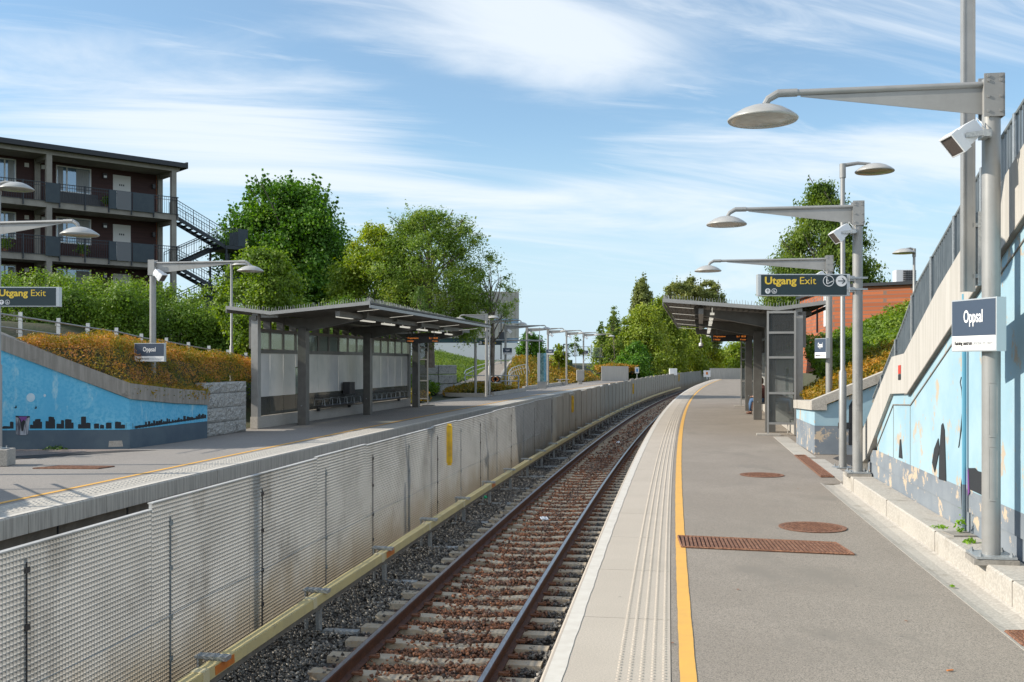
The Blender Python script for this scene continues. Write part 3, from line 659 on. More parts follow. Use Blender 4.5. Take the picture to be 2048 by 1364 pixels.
def stone_mat():
    m = bpy.data.materials.new('ballast_stone'); m.use_nodes = True; t = m.node_tree; n = t.nodes; l = t.links; b = n['Principled BSDF']; b.inputs['Roughness'].default_value = .8
    geo = n.new('ShaderNodeNewGeometry'); cr = n.new('ShaderNodeValToRGB'); e = cr.color_ramp.elements
    e[0].color = (.05, .05, .048, 1); e[1].color = (.42, .39, .34, 1); e[1].position = 1; x = e.new(.5); x.color = (.125, .118, .108, 1); x = e.new(.88); x.color = (.20, .19, .17, 1)
    l.new(geo.outputs['Random Per Island'], cr.inputs[0])
    cr2 = n.new('ShaderNodeValToRGB'); e = cr2.color_ramp.elements; e[0].color = (.085, .048, .032, 1); e[1].color = (.46, .20, .10, 1); x = e.new(.5); x.color = (.22, .10, .055, 1)
    l.new(geo.outputs['Random Per Island'], cr2.inputs[0])
    at = n.new('ShaderNodeAttribute'); at.attribute_name = 'rust'
    mx = n.new('ShaderNodeMix'); mx.data_type = 'RGBA'; l.new(at.outputs['Fac'], mx.inputs['Factor']); l.new(cr.outputs[0], mx.inputs['A']); l.new(cr2.outputs[0], mx.inputs['B'])
    l.new(mx.outputs['Result'], b.inputs['Base Color']); return m
m_stone = stone_mat()
stones('ballast', 105000, 4, 34, -3.85, -.02, m_stone, 'loose grey and rust brown ballast stones around the near track', .030, power=1.25)
stones('distant_ballast', 40000, 33, 100, -3.85, -.02, m_stone, 'rust brown ballast stones along the far curve of the track', .05, zb=-1.345, seed=5, power=1.2)

# conductor rail with guard cover
con = empty('conductor_rail', 'yellow covered conductor rail running on brackets between the grating fence and the track', 'conductor rail', None, P(5, -3.4, -1.3))
CO = -3.40
d = 3.0; k = 0; br0 = None
while d < 112 and k < 40:
    ln = 2.75
    dd = rng(d + .01, d + ln - .01, .5)
    mb = MB(); zc_ = -.80
    sweep(mb, [(CO - .06, zc_ - .08), (CO - .06, zc_), (CO + .06, zc_), (CO + .066, zc_ - .105), (CO + .056, zc_ - .105), (CO + .05, zc_ - .012), (CO - .05, zc_ - .012), (CO - .05, zc_ - .08)], dd)
    wb(mb, 'guard_cover', m_cover, con)
    mb = MB(); sweep(mb, [(CO - .066, zc_ - .08), (CO - .066, zc_ + .006), (CO + .066, zc_ + .006), (CO + .073, zc_ - .11), (CO + .06, zc_ - .11), (CO + .055, zc_ - .01), (CO - .055, zc_ - .01), (CO - .055, zc_ - .08)], [d - .06, d + .06])
    wb(mb, 'cover_joint', m_coverpale, con)
    if k < 26:
        db = d + .9; T, Nn = F(db, CO); q = P(db, CO, 0)
        mb = MB(); mb.obox(P(db, CO - .17, -1.0), Nn * .01, T * .04, (0, 0, .25)); mb.obox(P(db, CO + .02, -1.3), Nn * .30, T * .045, (0, 0, .012)); mb.obox(P(db, CO + .25, -1.285), Nn * .22, T * .06, (0, 0, .02))
        mb.obox(P(db, CO - .1, -.77), Nn * .10, T * .06, (0, 0, .012)); mb.obox(P(db, CO + .0, -.785), Nn * .11, T * .055, (0, 0, .02)); mb.obox(P(db, CO - .02, -1.15), Nn * .03, T * .03, (0, 0, .14))
        wb(mb, 'bracket', m_galv, con)
    if k in (2, 4, 7):
        mb = MB(); sweep(mb, [(CO + .0620, -.812), (CO + .0655, -.812), (CO + .0700, -.895), (CO + .0665, -.895)], [d + .18, d + .58]); wb(mb, 'warning_marker', m_orange, con)
    d += ln; k += 1
mb = MB(); sweep(mb, rect(CO - .03, CO + .02, -.99, -.86), rng(3, 112, 1.5)); wb(mb, 'conductor_bar', m_under, con)

# ================================================================== GRATING FENCE
FO = -3.95
fen = empty('grating_fence', 'pale see-through grating fence standing between the two tracks', 'fence', None, P(6, FO, -1.4))
pitch = 2.15; joints = [4.94 + pitch * i for i in range(16)]
PW = .034
for i in range(len(joints) - 1):
    a, b_ = joints[i] + .006, joints[i + 1] - .006
    zt = .625 if a < 9.1 else .685 + (.02 if i % 3 == 1 else 0)
    A = P(a, FO); B = P(b_, FO); L_ = (B - A).length; T = (B - A) / L_; Nn = Vector((T.y, -T.x, 0))
    mb = MB(); nv = int(L_ / .040); st = L_ / nv; hp = .040
    nh = int((zt + 1.33) / hp)
    for j in range(nv + 1):
        c = A + T * (j * st); mb.obox(Vector((c.x, c.y, (zt - 1.34) / 2)), T * .0028, Nn * (PW / 2 - .002), (0, 0, (zt + 1.33) / 2))
    mid = (A + B) / 2
    for j in range(nh + 1):
        z = -1.33 + j * (zt + 1.33) / nh; mb.obox(Vector((mid.x, mid.y, z)), T * (L_ / 2 + .002), Nn * (PW / 2), (0, 0, .0038))
    mb.obox(Vector((mid.x, mid.y, zt + .006)), T * (L_ / 2 + .003), Nn * .027, (0, 0, .006))
    wb(mb, 'grating_panel', m_grate_f, fen)
    # post behind, seen through a slit
    q = P(a + .34, FO - .075); mb = MB(); mb.obox(Vector((q.x, q.y, -.42)), T * .024, Nn * .03, (0, 0, .98)); 
    wb(mb, 'fence_post', m_galv, fen)
    mb = MB()
    q = P(a + .34, FO); 
    mb.obox(Vector((q.x, q.y, -.42)) + Nn * (PW / 2 + .004), T * .0045, Nn * .003, (0, 0, .93))
    for z in (.45, 0.02, -.45, -.85): mb.obox(Vector((q.x, q.y, z)) + Nn * (PW / 2 + .008), T * .028, Nn * .005, (0, 0, .022))
    wb(mb, 'clamp_strip', m_dark if i % 2 else m_galv_dark, fen)
    # slim cable clipped low on the panel
mb = MB()
mb.tube([P(d, FO + .045, -.42 + .012 * math.sin(d * 2)) for d in rng(5, 34, .5)], .004, 5); wb(mb, 'cable', m_galv_dark, fen)
# concrete barrier beyond
bar = empty('concrete_barrier', 'ribbed concrete barrier continuing the fence round the far curve', 'barrier', None, P(38, FO, -1.4))
d = joints[-1] + .01; k = 0
while d < 215:
    ln = 2.0; zt = .68 + (.06 * (k % 2)) + .02 * math.sin(k * 2.3) 
    if d > 70: zt += .04
    dd = [d, d + ln / 2, d + ln - .03]
    mb = MB(); sweep(mb, [(FO - .06, -1.5), (FO + .06, -1.5), (FO + .06, zt), (FO - .06, zt)], dd)
    sweep(mb, rect(FO + .058, FO + .09, -1.5, zt - .02), [d + .02, d + .10]); wb(mb, 'barrier_panel', m_bconc, bar); d += ln; k += 1
    if k > 88: break
for i, dy in enumerate((21.0, 42.6, 73.0, 117.0)):
    T, Nn = F(dy, FO); q = P(dy, FO + .105, (.27, .22, .08, .22)[i])
    mb = MB(); ln = .42
    pts = []
    h = (.44, .36, .38, .44)[i]
    mb.obox(q, Nn * .062, T * .010, (0, 0, h - .05)); mb.obox(q + Vector((0, 0, h - .035)), Nn * .045, T * .010, (0, 0, .035)); mb.obox(q - Vector((0, 0, h - .035)), Nn * .045, T * .010, (0, 0, .035))
    o = mb.build('marker_board', m_yelplate)
    tag(o, ['yellow upright marker board on the pale grating fence', 'yellow marker board at the start of the concrete barrier', 'yellow marker board halfway along the concrete barrier', 'yellow marker board farthest along the barrier curve'][i], 'marker', 'yellow boards on the fence')
# litter between the rails
for (px, py, c, lab) in ((1088, 1040, m_wht, 'small crumpled white wrapper lying between the rails'), (967, 996, None, 'small green scrap of litter beside the conductor rail'), (1237, 886, m_wht, 'flattened white paper far along between the rails')):
    dd = 3.27 * 1990 / (py - 725); q = pix(px, py, dd)
    mb = MB(); random.seed(px)
    for j in range(4):
        mb.obox(q + Vector((random.uniform(-.04, .04), random.uniform(-.03, .03), .02 + .01 * j)), (.045, .02 * random.uniform(-1, 1), .01), (-.01, .03, .015), (0, .006, .006))
    tag(mb.build('litter', c or mat('green_plastic', (.02, .35, .16), .4)), lab, 'litter')

# ================================================================== LETTERING
def text_part(txt, h, m, parent, x, z, y=-.0, name='lettering', bold=0.0, width=None, align='LEFT', ext=.0015):
    """letters on the local XZ plane facing -Y; h = cap height"""
    cu_ = bpy.data.curves.new(name, 'FONT'); cu_.body = txt; cu_.size = h / .70; cu_.extrude = ext; cu_.offset = bold; cu_.align_x = 'LEFT'; cu_.resolution_u = 3
    ob = bpy.data.objects.new(name, cu_); col.objects.link(ob); bpy.context.view_layer.update()
    me = bpy.data.meshes.new_from_object(ob.evaluated_get(bpy.context.evaluated_depsgraph_get())); bpy.data.objects.remove(ob)
    n = len(me.vertices); a = np.empty(n * 3); me.vertices.foreach_get('co', a); a = a.reshape(-1, 3)
    x0, x1 = a[:, 0].min(), a[:, 0].max(); s = 1 if width is None else width / (x1 - x0)
    X = (a[:, 0] - x0) * s; wd = (x1 - x0) * s
    if align == 'CENTER': X -= wd / 2
    b = np.stack([X + x, y - a[:, 2] * 1.0, a[:, 1] + z], 1); me.vertices.foreach_set('co', b.reshape(-1)); me.update()
    me.materials.clear(); me.materials.append(m); o = bpy.data.objects.new(name, me); col.objects.link(o); o.parent = parent; return o
def disc(mb, c, r, y, n=24, th=.002, ring=None):
    if ring:
        vs = []
        for k in range(n):
            q = 2 * math.pi * k / n
            for rr in (r, ring): vs.append((c[0] + rr * math.cos(q), y - th, c[1] + rr * math.sin(q)))
        mb.add(vs, [(2 * k, 2 * ((k + 1) % n), 2 * ((k + 1) % n) + 1, 2 * k + 1) for k in range(n)])
    else:
        mb.prism([(c[0] + r * math.cos(2 * math.pi * k / n), y, c[1] + r * math.sin(2 * math.pi * k / n)) for k in range(n)], (0, -th, 0))
def bar2(mb, a, b, wd, y, th=.002):
    a = Vector((a[0], 0, a[1])); b = Vector((b[0], 0, b[1])); t = (b - a).normalized(); nn = Vector((-t.z, 0, t.x)) * wd / 2
    p = [a + nn, b + nn, b - nn, a - nn]; mb.prism([(q.x, y, q.z) for q in p], (0, -th, 0))
def arrow_icon(parent, c, r, ang, y):
    mb = MB(); disc(mb, c, r, y, 28); mb.build('symbol_disc', m_textw, parent)
    mb = MB(); ca, sa = math.cos(ang), math.sin(ang)
    def q(u, v): return (c[0] + r * (u * ca - v * sa), c[1] + r * (u * sa + v * ca))
    bar2(mb, q(-.62, 0), q(.6, 0), r * .17, y - .0025); bar2(mb, q(.62, .03), q(.12, .50), r * .17, y - .0045); bar2(mb, q(.62, -.03), q(.12, -.50), r * .17, y - .0065)
    mb.build('arrow_symbol', m_signdark, parent)
def wheelchair_icon(parent, c, r, y):
    mb = MB(); disc(mb, c, r, y, 24, ring=r * .84); 
    disc(mb, (c[0] - r * .1, c[1] + r * .52), r * .13, y, 10); bar2(mb, (c[0] - r * .1, c[1] + r * .38), (c[0] - r * .1, c[1] - r * .12), r * .16, y)
    bar2(mb, (c[0] - r * .1, c[1] - r * .1), (c[0] + r * .3, c[1] - r * .12), r * .14, y - .001); bar2(mb, (c[0] + r * .3, c[1] - r * .1), (c[0] + r * .48, c[1] - r * .5), r * .14, y - .002)
    disc(mb, (c[0] - r * .14, c[1] - r * .28), r * .42, y, 18, ring=r * .30); mb.build('wheelchair_symbol', m_textw, parent)
def stair_icon(parent, c, r, y):
    mb = MB(); disc(mb, c, r, y, 28, ring=r * .88)
    disc(mb, (c[0] - r * .28, c[1] + r * .55), r * .12, y, 10)
    pts = [(-.35, .4), (-.3, -.35)]
    bar2(mb, (c[0] - r * .34, c[1] + r * .4), (c[0] - r * .28, c[1] - r * .5), r * .15, y); bar2(mb, (c[0] - r * .2, c[1] + r * .25), (c[0] + r * .02, c[1] - r * .05), r * .1, y - .001)
    x, z = -.3, -.5
    for k in range(4):
        bar2(mb, (c[0] + r * x, c[1] + r * z), (c[0] + r * (x + .26), c[1] + r * z), r * .11, y - .002); bar2(mb, (c[0] + r * (x + .26), c[1] + r * z), (c[0] + r * (x + .26), c[1] + r * (z + .14)), r * .11, y - .003); x += .26; z += .14
    mb.build('stairs_symbol', m_textw, parent)
def exit_sign(name, loc, rz, label, w_=1.46, h_=.345, mirrored=False, th=.12, icons=True):
    t = empty(name, label, 'exit sign', 'hanging exit signs', loc, rz)
    mb = MB(); mb.box(0, w_, -th / 2, th / 2, 0, h_); mb.build('sign_case', m_signframe, t, bevel=.004)
    e0, e1 = (.05, .055)
    mb = MB(); mb.box(e0, w_ - e1, -th / 2 - .004, -th / 2 + .01, .014, h_ - .014); mb.build('sign_face', m_signdark, t)
    y = -th / 2 - .0045; s = w_ / 1.46
    text_part('Utgang', .115, m_texty, t, .11, .185, y, bold=.0042, width=.50)
    text_part('Exit', .115, m_texty, t, .665, .185, y, bold=.0, width=.255)
    arrow_icon(t, (.155, .075), .042, math.pi / 2, y); wheelchair_icon(t, (.257, .075), .042, y)
    if icons:
        stair_icon(t, (1.115, .235), .088, y); arrow_icon(t, (1.32, .235), .088, 0, y)
    return t
def name_sign(loc, rz, label, w_, h_, line, bold_line, th=.10, big=True):
    t = empty('station_name_sign', label, 'station sign', 'station name signs', loc, rz)
    mb = MB(); mb.box(-w_ / 2, w_ / 2, -th / 2, th / 2, 0, h_); mb.build('sign_case', m_signframe, t, bevel=.003)
    y = -th / 2; e = .012
    mb = MB(); mb.box(-w_ / 2 + e, w_ / 2 - e, y - .003, y + .01, h_ * .30, h_ - e); mb.build('name_panel', m_signblue, t)
    mb = MB(); mb.box(-w_ / 2 + e, w_ / 2 - e, y - .003, y + .01, e, h_ * .30 - .001); mb.build('direction_panel', m_signwhite, t)
    y -= .0035
    text_part('Oppsal', h_ * .235, m_textw, t, 0, h_ * .555, y, bold=.0022, width=w_ * .42, align='CENTER')
    text_part(bold_line, h_ * .075, m_textk, t, -w_ * .42, h_ * .125, y, bold=.0016, width=w_ * .40)
    text_part(line, h_ * .075, m_textg, t, -w_ * .005, h_ * .125, y, width=w_ * .43)
    return t

# ================================================================== LAMPS
def lamp_head(mb_shell, mb_glass, c, r=.32, tilt=0):
    mb_shell.lathe([(.001, .135), (.05, .132), (.12, .118), (.20, .088), (.27, .045), (r, .006), (r + .004, -.004), (r - .006, -.018), (r - .03, -.012)], c, 32)
    mb_glass.lathe([(r - .028, -.012), (r * .75, -.022), (r * .4, -.030), (.001, -.032)], c, 32)
def arm_lamp(loc, rz, arm, h, label, group='platform lamps with long arms', detail=True, plate=True):
    """arm points along local -X"""
    t = empty('platform_lamp', label, 'lamp post', group, loc, rz)
    mb = MB(); mb.tube([(0, 0, .02), (0, 0, h)], .078, 20); mb.build('pole', m_steel, t, smooth='auto')
    mb = MB()
    if plate:
        mb.box(-.17, .17, -.17, .17, .045, .065); mb.build('base_plate', m_galv, t)
        mb = MB(); mb.prism([(-.19, -.16, -.01), (.18, -.19, -.01), (.19, .17, -.01), (-.17, .19, -.01)], (0, 0, .05)); mb.build('mortar_pad', m_conc_dark, t)
        mb = MB()
        for sx in (-.13, .13):
            for sy in (-.13, .13): mb.tube([(sx, sy, .06), (sx, sy, .10)], .011, 6); mb.tube([(sx, sy, .065), (sx, sy, .082)], .020, 6)
        mb.build('anchor_bolts', m_galv, t)
    # arm bracket
    mb = MB(); mb.box(-.085, .085, -.09, -.078, h - .35, h + .035); mb.box(-.085, .085, .078, .09, h - .35, h + .035); mb.box(.078, .09, -.09, .09, h - .35, h + .03)
    for z in (h - .3, h - .17, h - .03, h + .01):
        for x in (-.05, .055): mb.tube([(x, -.10, z), (x, -.07, z)], .014, 6)
    mb.build('arm_bracket', m_steel, t)
    zt = h - .045
    mb = MB(); mb.tube([(.02, 0, zt), (-arm + .10, 0, zt + .0)], .030, 12); mb.tube([(-arm + .24, 0, zt), (-arm + .06, 0, zt)], .038, 12)
    g0 = -arm * .86
    mb.prism([(.0, -.006, zt - .028), (g0, -.006, zt - .032), (g0, -.006, zt - .040), (-.06, -.006, zt - .27), (.0, -.006, zt - .27)], (0, .012, 0)); mb.build('arm', m_steel, t, smooth='auto')
    mb = MB(); mb.tube([(-arm + .10, 0, zt), (-arm + .06, 0, zt - .005), (-arm - .02, 0, zt - .05), (-arm - .05, 0, zt - .10)], [.036, .036, .034, .03], 10); mb.build('elbow', m_steel, t, smooth='auto')
    a = MB(); b = MB(); lamp_head(a, b, (-arm - .07, 0, zt - .235)); hd = a.build('lamp_head', m_lampwhite, t, smooth=True); b.build('diffuser', m_lampglass, hd, smooth=True)
    if detail:
        mb = MB()
        for z in (.55, 1.12):
            pts = [(math.cos(q) * .0795, math.sin(q) * .0795) for q in [R(-118 + i * 6) for i in range(9)]]
            vs = []; n_ = len(pts)
            for (x, y) in pts: vs += [(x, y, z), (x, y, z + .48)]
            mb.add(vs, [(2 * i, 2 * i + 1, 2 * i + 3, 2 * i + 2) for i in range(n_ - 1)])
            mb.tube([(pts[0][0] * 1.003, pts[0][1] * 1.003, z + .02), (pts[0][0] * 1.003, pts[0][1] * 1.003, z + .46)], .0025, 4); mb.tube([(pts[-1][0] * 1.003, pts[-1][1] * 1.003, z + .03), (pts[-1][0] * 1.003, pts[-1][1] * 1.003, z + .45)], .003, 4)
            mb.tube([(x * 1.003, y * 1.003, z) for x, y in pts], .003, 4); mb.tube([(x * 1.003, y * 1.003, z + .48) for x, y in pts], .003, 4)
        mb.build('service_hatch', m_steel, t)
    return t
def speaker(loc, rz, label, mirror=1):
    """white box loudspeaker aimed along local -X and down"""
    t = empty('loudspeaker', label, 'loudspeaker', 'white loudspeakers on the lamp posts', loc, rz)
    ax = Vector((-.72, -.25, -.62)).normalized(); up = Vector((-.55, -.1, .83)); sd = ax.cross(up).normalized(); up = sd.cross(ax).normalized()
    c = Vector((-.24, -.03, -.02))
    mb = MB()
    def ring(p, hw): return [p + sd * a * hw + up * b * hw for a, b in ((-1, -1), (1, -1), (1, 1), (-1, 1))]
    ls = [(-.19, .045), (-.17, .065), (-.05, .085), (.03, .087), (.035, .10), (.12, .102), (.12, .088)]
    vs = []; 
    for q, hw in ls: vs += ring(c + ax * q, hw)
    n_ = len(ls); fs = [(4 * i + k, 4 * i + (k + 1) % 4, 4 * i + 4 + (k + 1) % 4, 4 * i + 4 + k) for i in range(n_ - 1) for k in range(4)] + [(3, 2, 1, 0)]
    mb.add(vs, fs); mb.build('housing', m_wht, t, bevel=.004)
    mb = MB(); mb.obox(c + ax * .108, sd * .089, up * .089, ax * .004); mb.build('grille', m_grille, t)
    mb = MB(); mb.obox(Vector((-.12, -.12, 0)), (.11, .0, .012), (0, .006, 0), (0, 0, .022)); mb.obox(Vector((-.05, -.05, 0)), (.03, .0, .0), (0, .09, 0), (0, 0, .03)); mb.tube([(-.03, 0, .0), (0.02, 0, .0)], .02, 8); mb.build('bracket', m_galv, t)
    mb = MB(); mb.tube([c - ax * .19, c - ax * .24 + up * .05, Vector((-.06, 0, .12)), Vector((.0, 0, .02))], .006, 5); mb.build('cable', m_wht, t)
    return t
def street_lamp(loc, rz, h, label, arm=.50, group='slim street lamps'):
    """head hangs along local +X"""
    t = empty('street_lamp', label, 'street lamp', group, loc, rz)
    mb = MB(); mb.tube([(0, 0, 0), (0, 0, 1.62), (0, 0, 1.66), (0, 0, h - .2)], [.062, .062, .040, .038], 14); mb.build('pole', m_steel, t, smooth='auto')
    mb = MB(); mb.box(-.14, .14, -.14, .14, .0, .018)
    for sx in (-.1, .1):
        for sy in (-.1, .1): mb.tube([(sx, sy, .018), (sx, sy, .06)], .011, 6)
    mb.build('base_plate', m_galv, t)
    mb = MB(); mb.tube([(0, 0, h - .24), (0, 0, h)], .052, 14); mb.tube([(0, 0, h - .03), (arm * .6, 0, h + .01), (arm + .05, 0, h + .0)], [.035, .030, .02], 10); mb.build('arm', m_steel, t, smooth='auto')
    a = MB(); b = MB(); lamp_head(a, b, (arm + .12, 0, h - .125)); hd = a.build('lamp_head', m_lampwhite, t, smooth=True); b.build('diffuser', m_lampglass, hd, smooth=True)
    return t
def zr(d, o=0, extra=0): T, Nn = F(d, o); return math.atan2(Nn.y, Nn.x) + extra

# near platform lamps
arm_lamp((4.31, 8.95, .215), zr(8.95), 1.93, 4.33, 'tall grey lamp post carrying the large station name sign against the blue wall')
arm_lamp((5.47, 15.75, .215), zr(15.75), 1.96, 4.30, 'grey lamp post holding the exit sign at the end of the kerb')
arm_lamp((7.52, 23.6, .55), zr(23.6), 2.75, 3.95, 'grey lamp post rising out of the orange shrubs beside the shelter', plate=False, detail=False)
speaker((4.25, 8.87, 4.02), zr(8.95), 'large white loudspeaker on the lamp post beside the blue wall')
speaker((5.41, 15.67, 4.05), zr(15.75), 'white loudspeaker above the exit sign on the near platform')
speaker((7.46, 23.5, 4.02), zr(23.6), 'white loudspeaker just behind the exit sign, on the lamp among the shrubs')
street_lamp((5.60, 16.85, .215), .0, 5.15, 'slim tall street lamp beside the exit sign post, head turned towards the stairs', .42)
street_lamp((11.72, 29, 1.8), math.pi, 3.52, 'distant slim street lamp above the brick building', .10 + .08)
# exit and name signs, right
T, Nn = F(15.7, 3.6)
exit_sign('exit_sign', (3.89, 15.80, 3.055), math.atan2(-.0, 1) + 0.0, 'long dark exit sign with yellow letters and white arrow on near platform')
mb = MB(); 
for z in (3.14, 3.32): mb.box(5.31, 5.60, 15.66, 15.69, z, z + .03); mb.tube([(5.47, 15.75, z), (5.47, 15.75, z + .03)], .086, 16); mb.box(5.33, 5.42, 15.70, 15.80, z - .03, z + .05)
t = tag(mb.build('sign_bracket', m_galv), 'galvanised clamps joining the exit sign to its lamp post', 'bracket')
A = Vector((4.135, 9.27, 0)); B = Vector((4.27, 8.68, 0)); mid = (A + B) / 2; ang = math.atan2((B - A).y, (B - A).x)
name_sign((4.205, 8.975 - .0, 2.10), ang, 'large slate blue station name sign close to the camera by the wall', .60, .475, 'Direction city centre', 'Retning sentrum', th=.10)
name_sign((7.33, 23.5, 2.10), R(-83), 'small station name sign turned sideways above the orange shrubs', .62, .47, 'Direction city centre', 'Retning sentrum')

# far platform lamps
arm_lamp((-9.62, 17.75, -.06), zr(17.75, 0, math.pi), 2.02, 4.58, 'lamp arm reaching in from the edge of the picture over the mural', plate=False, detail=False)
arm_lamp((-9.06, 25.1, .4), zr(25.1, 0, math.pi), 2.55, 4.15, 'grey lamp post with station sign and speaker among the orange shrubs', plate=False, detail=False)
arm_lamp((-9.5, 11.2, 0), zr(11.2, 0, math.pi), 2.02, 4.54, 'lamp post outside the frame beside the far platform', detail=False)
speaker((-9.0, 25.0, 4.2), zr(25, 0, math.pi - .5), 'white loudspeaker on the lamp post above the mural shrubs')
street_lamp((-9.98, 19.35, .32), 0, 5.18, 'slim street lamp on a concrete foot before the mural', .22)
street_lamp((-9.02, 32, .9), 0, 4.35, 'slim street lamp standing in front of the dark hedge', .22)
mb = MB(); mb.obox((-9.98, 19.35, .16), (.23, .03, 0), (-.03, .23, 0), (0, 0, .16)); tag(mb.build('lamp_foundation', m_conc_pale, bevel=.01), 'pale concrete block foot under the slim lamp by the mural', 'foundation block')
exit_sign('exit_sign', (-9.13, 17.55, 2.985), R(2), 'exit sign cut by the edge of the picture on the far platform', 1.15, icons=False)
name_sign((-8.98, 24.7, 2.02), R(-6), 'station name sign on the lamp post above the painted skyline', .78, .46, 'Direction Mortensrud', 'Retning Mortensrud')
far = [(58.5, 0), (66.5, 0), (73.5, .05), (80.5, .12), (89, .22), (98, .34)]
fl = ['second lamp arm beyond the far shelter', 'lamp arm nearest the chevron barrier', 'lamp arm before the blue info column', 'lamp arm behind the blue info column', 'lamp arm above the grey cabinet', 'last lamp arm on the far platform']
for (dy, dz), lb in zip(far, fl):
    x = (dict(zip([f[0] for f in far], [951, 1011, 1054, 1096, 1133, 1167]))[dy] - 1024) * dy / 1990
    arm_lamp((x, dy, dz), zr(dy, -12, math.pi), 2.7, 4.5, 'grey post with a long ' + lb, 'lamps on the distant platform', detail=False, plate=False)
    if dy > 60:
        speaker((x + .06, dy - .1, 4.1 + dz), zr(dy, -12, math.pi), 'tiny white speaker on the ' + lb.replace('lamp arm', 'lamp'))
for dy, px, lb in ((66.5, 1015, 'nearest the chevron barrier'), (80.5, 1100, 'behind the blue info column'), (98, 1170, 'on the last distant lamp')):
    q = pix(px, 712, dy - .2); name_sign((q.x, q.y, q.z + .1), R(-8), 'tiny distant station name sign ' + lb, .62, .44, 'Direction Mortensrud', 'Retning Mortensrud')

# ================================================================== RIGHT WALL, STAIRS
WO = 3.91
wall = empty('retaining_wall', 'pale blue peeling retaining wall with sloping concrete parapet beside the stairs', 'retaining wall', None, P(10, WO, 0))
def zbot(d):  # underside of the parapet
    pts = [(2, 5.9), (8.67, 3.28), (12.97, 1.60), (14.0, 1.56), (16.0, .36)]
    return float(np.interp(d, *zip(*pts)))
def ztop(d):
    pts = [(2, 6.6), (8.67, 3.90), (11.5, 2.84), (13.15, 2.12), (13.9, 2.08), (16.2, .85)]
    return float(np.interp(d, *zip(*pts)))
def wallstrip(mb, ds, zlo, zhi, o0, o1):
    vs = []
    for d in ds:
        a = zlo(d) if callable(zlo) else zlo; b = zhi(d) if callable(zhi) else zhi
        for o, z in ((o0, a), (o1, a), (o1, b), (o0, b)): vs.append(P(d, o, z))
    n = len(ds)
    mb.add(vs, [(4 * i + k, 4 * i + (k + 1) % 4, 4 * i + 4 + (k + 1) % 4, 4 * i + 4 + k) for i in range(n - 1) for k in range(4)] + [(0, 1, 2, 3)[::-1], tuple(4 * (n - 1) + k for k in range(4))])
wd = sorted(rng(3, 15.95, .4) + [12.97, 14.0, 8.67])
mb = MB(); wallstrip(mb, [d for d in wd if zbot(d) > .665], .66, lambda d: zbot(d) + .02, WO, WO + .25); wb(mb, 'blue_face', m_bluewall, wall)
mb = MB(); wallstrip(mb, [d for d in wd if d < 15.6] + [15.7], .43, lambda d: min(.661, zbot(d)), WO - .0, WO + .25); wallstrip(mb, [d for d in wd if d < 15.95] + [16.0], .0, .425, WO + .02, WO + .25); wb(mb, 'painted_base', m_greypaint, wall)
mb = MB(); pd = sorted(rng(3, 16.2, .4) + [8.67, 11.5, 12.97, 13.15, 13.9, 14.0]); pd = [d for d in pd if d <= 16.2]
wallstrip(mb, pd, lambda d: max(zbot(d), .2), ztop, WO - .05, WO + .22); mb.obox(P(16.23, WO + .09, .45), F(16)[1] * .14, F(16)[0] * .03, (0, 0, .42)); wb(mb, 'parapet', m_conc_board, wall)
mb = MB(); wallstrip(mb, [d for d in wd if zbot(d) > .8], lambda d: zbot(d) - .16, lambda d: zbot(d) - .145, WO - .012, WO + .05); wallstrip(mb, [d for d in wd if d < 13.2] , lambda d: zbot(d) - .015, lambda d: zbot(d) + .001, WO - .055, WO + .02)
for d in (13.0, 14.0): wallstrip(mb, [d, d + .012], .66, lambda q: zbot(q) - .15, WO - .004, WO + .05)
wb(mb, 'shadow_lines', m_under, wall)  # dark raised strips draw the shadow line under the parapet, plus two uprights
# painted marks on the wall
def wpoly(pts, m, name, o=WO - .006): 
    mb = MB(); mb.prism([P(d, o, z) for d, z in pts], -F(pts[0][0])[1] * .003); return wb(mb, name, m, wall)
def wd_at(px, py):
    d = 2.996 / ((px - 1024) / 1990 - .169); return d, 2 + (725 - py) * d / 1990
wpoly([wd_at(*p) for p in [(1875, 958), (1876, 905), (1880, 850), (1883, 846), (1886, 860), (1889, 962)]], m_black, 'painted_tower')
wpoly([wd_at(*p) for p in [(1862, 925), (1866, 898), (1874, 876), (1876, 900), (1867, 945)]], m_black, 'painted_tower')
wpoly([wd_at(*p) for p in [(1797, 915), (1799, 880), (1801, 878), (1804, 917)]], m_black, 'painted_tower')
wpoly([wd_at(*p) for p in [(1933, 978), (1932, 936), (1945, 936), (1950, 942), (1960, 945), (1965, 965), (1958, 990), (1948, 985)]], m_black, 'painted_building', WO - .004)
wpoly([wd_at(*p) for p in [(1932, 992), (1931, 940), (1933, 938), (1935, 985)]], m_purple, 'painted_streak', WO - .009)
mb = MB(); pts = [wd_at(*p) for p in [(1914, 892), (1918, 850), (1921, 815), (1919, 780), (1916, 765), (1918, 755), (1923, 754), (1924, 762)]]; mb.tube([P(d, WO - .003, z) for d, z in pts], .006, 5)
pts = [wd_at(*p) for p in [(1913, 895), (1918, 860), (1923, 815)]]; mb.tube([P(d, WO - .003, z) for d, z in pts], .007, 5)
pts = [wd_at(*p) for p in [(1921, 1040), (1919, 1000), (1918, 970), (1923, 940)]]; mb.tube([P(d, WO - .004, z) for d, z in pts], .006, 5); wb(mb, 'painted_squiggle', m_black, wall)
wpoly([wd_at(*p) for p in [(1803, 748), (1803, 731), (1808, 730), (1808, 747)]], mat('red_sticker', (.55, .06, .04), .5), 'red_sticker', WO - .054)
wpoly([wd_at(*p) for p in [(1803, 760), (1803, 749), (1808, 748), (1808, 759)]], m_dark, 'dark_sticker', WO - .054)
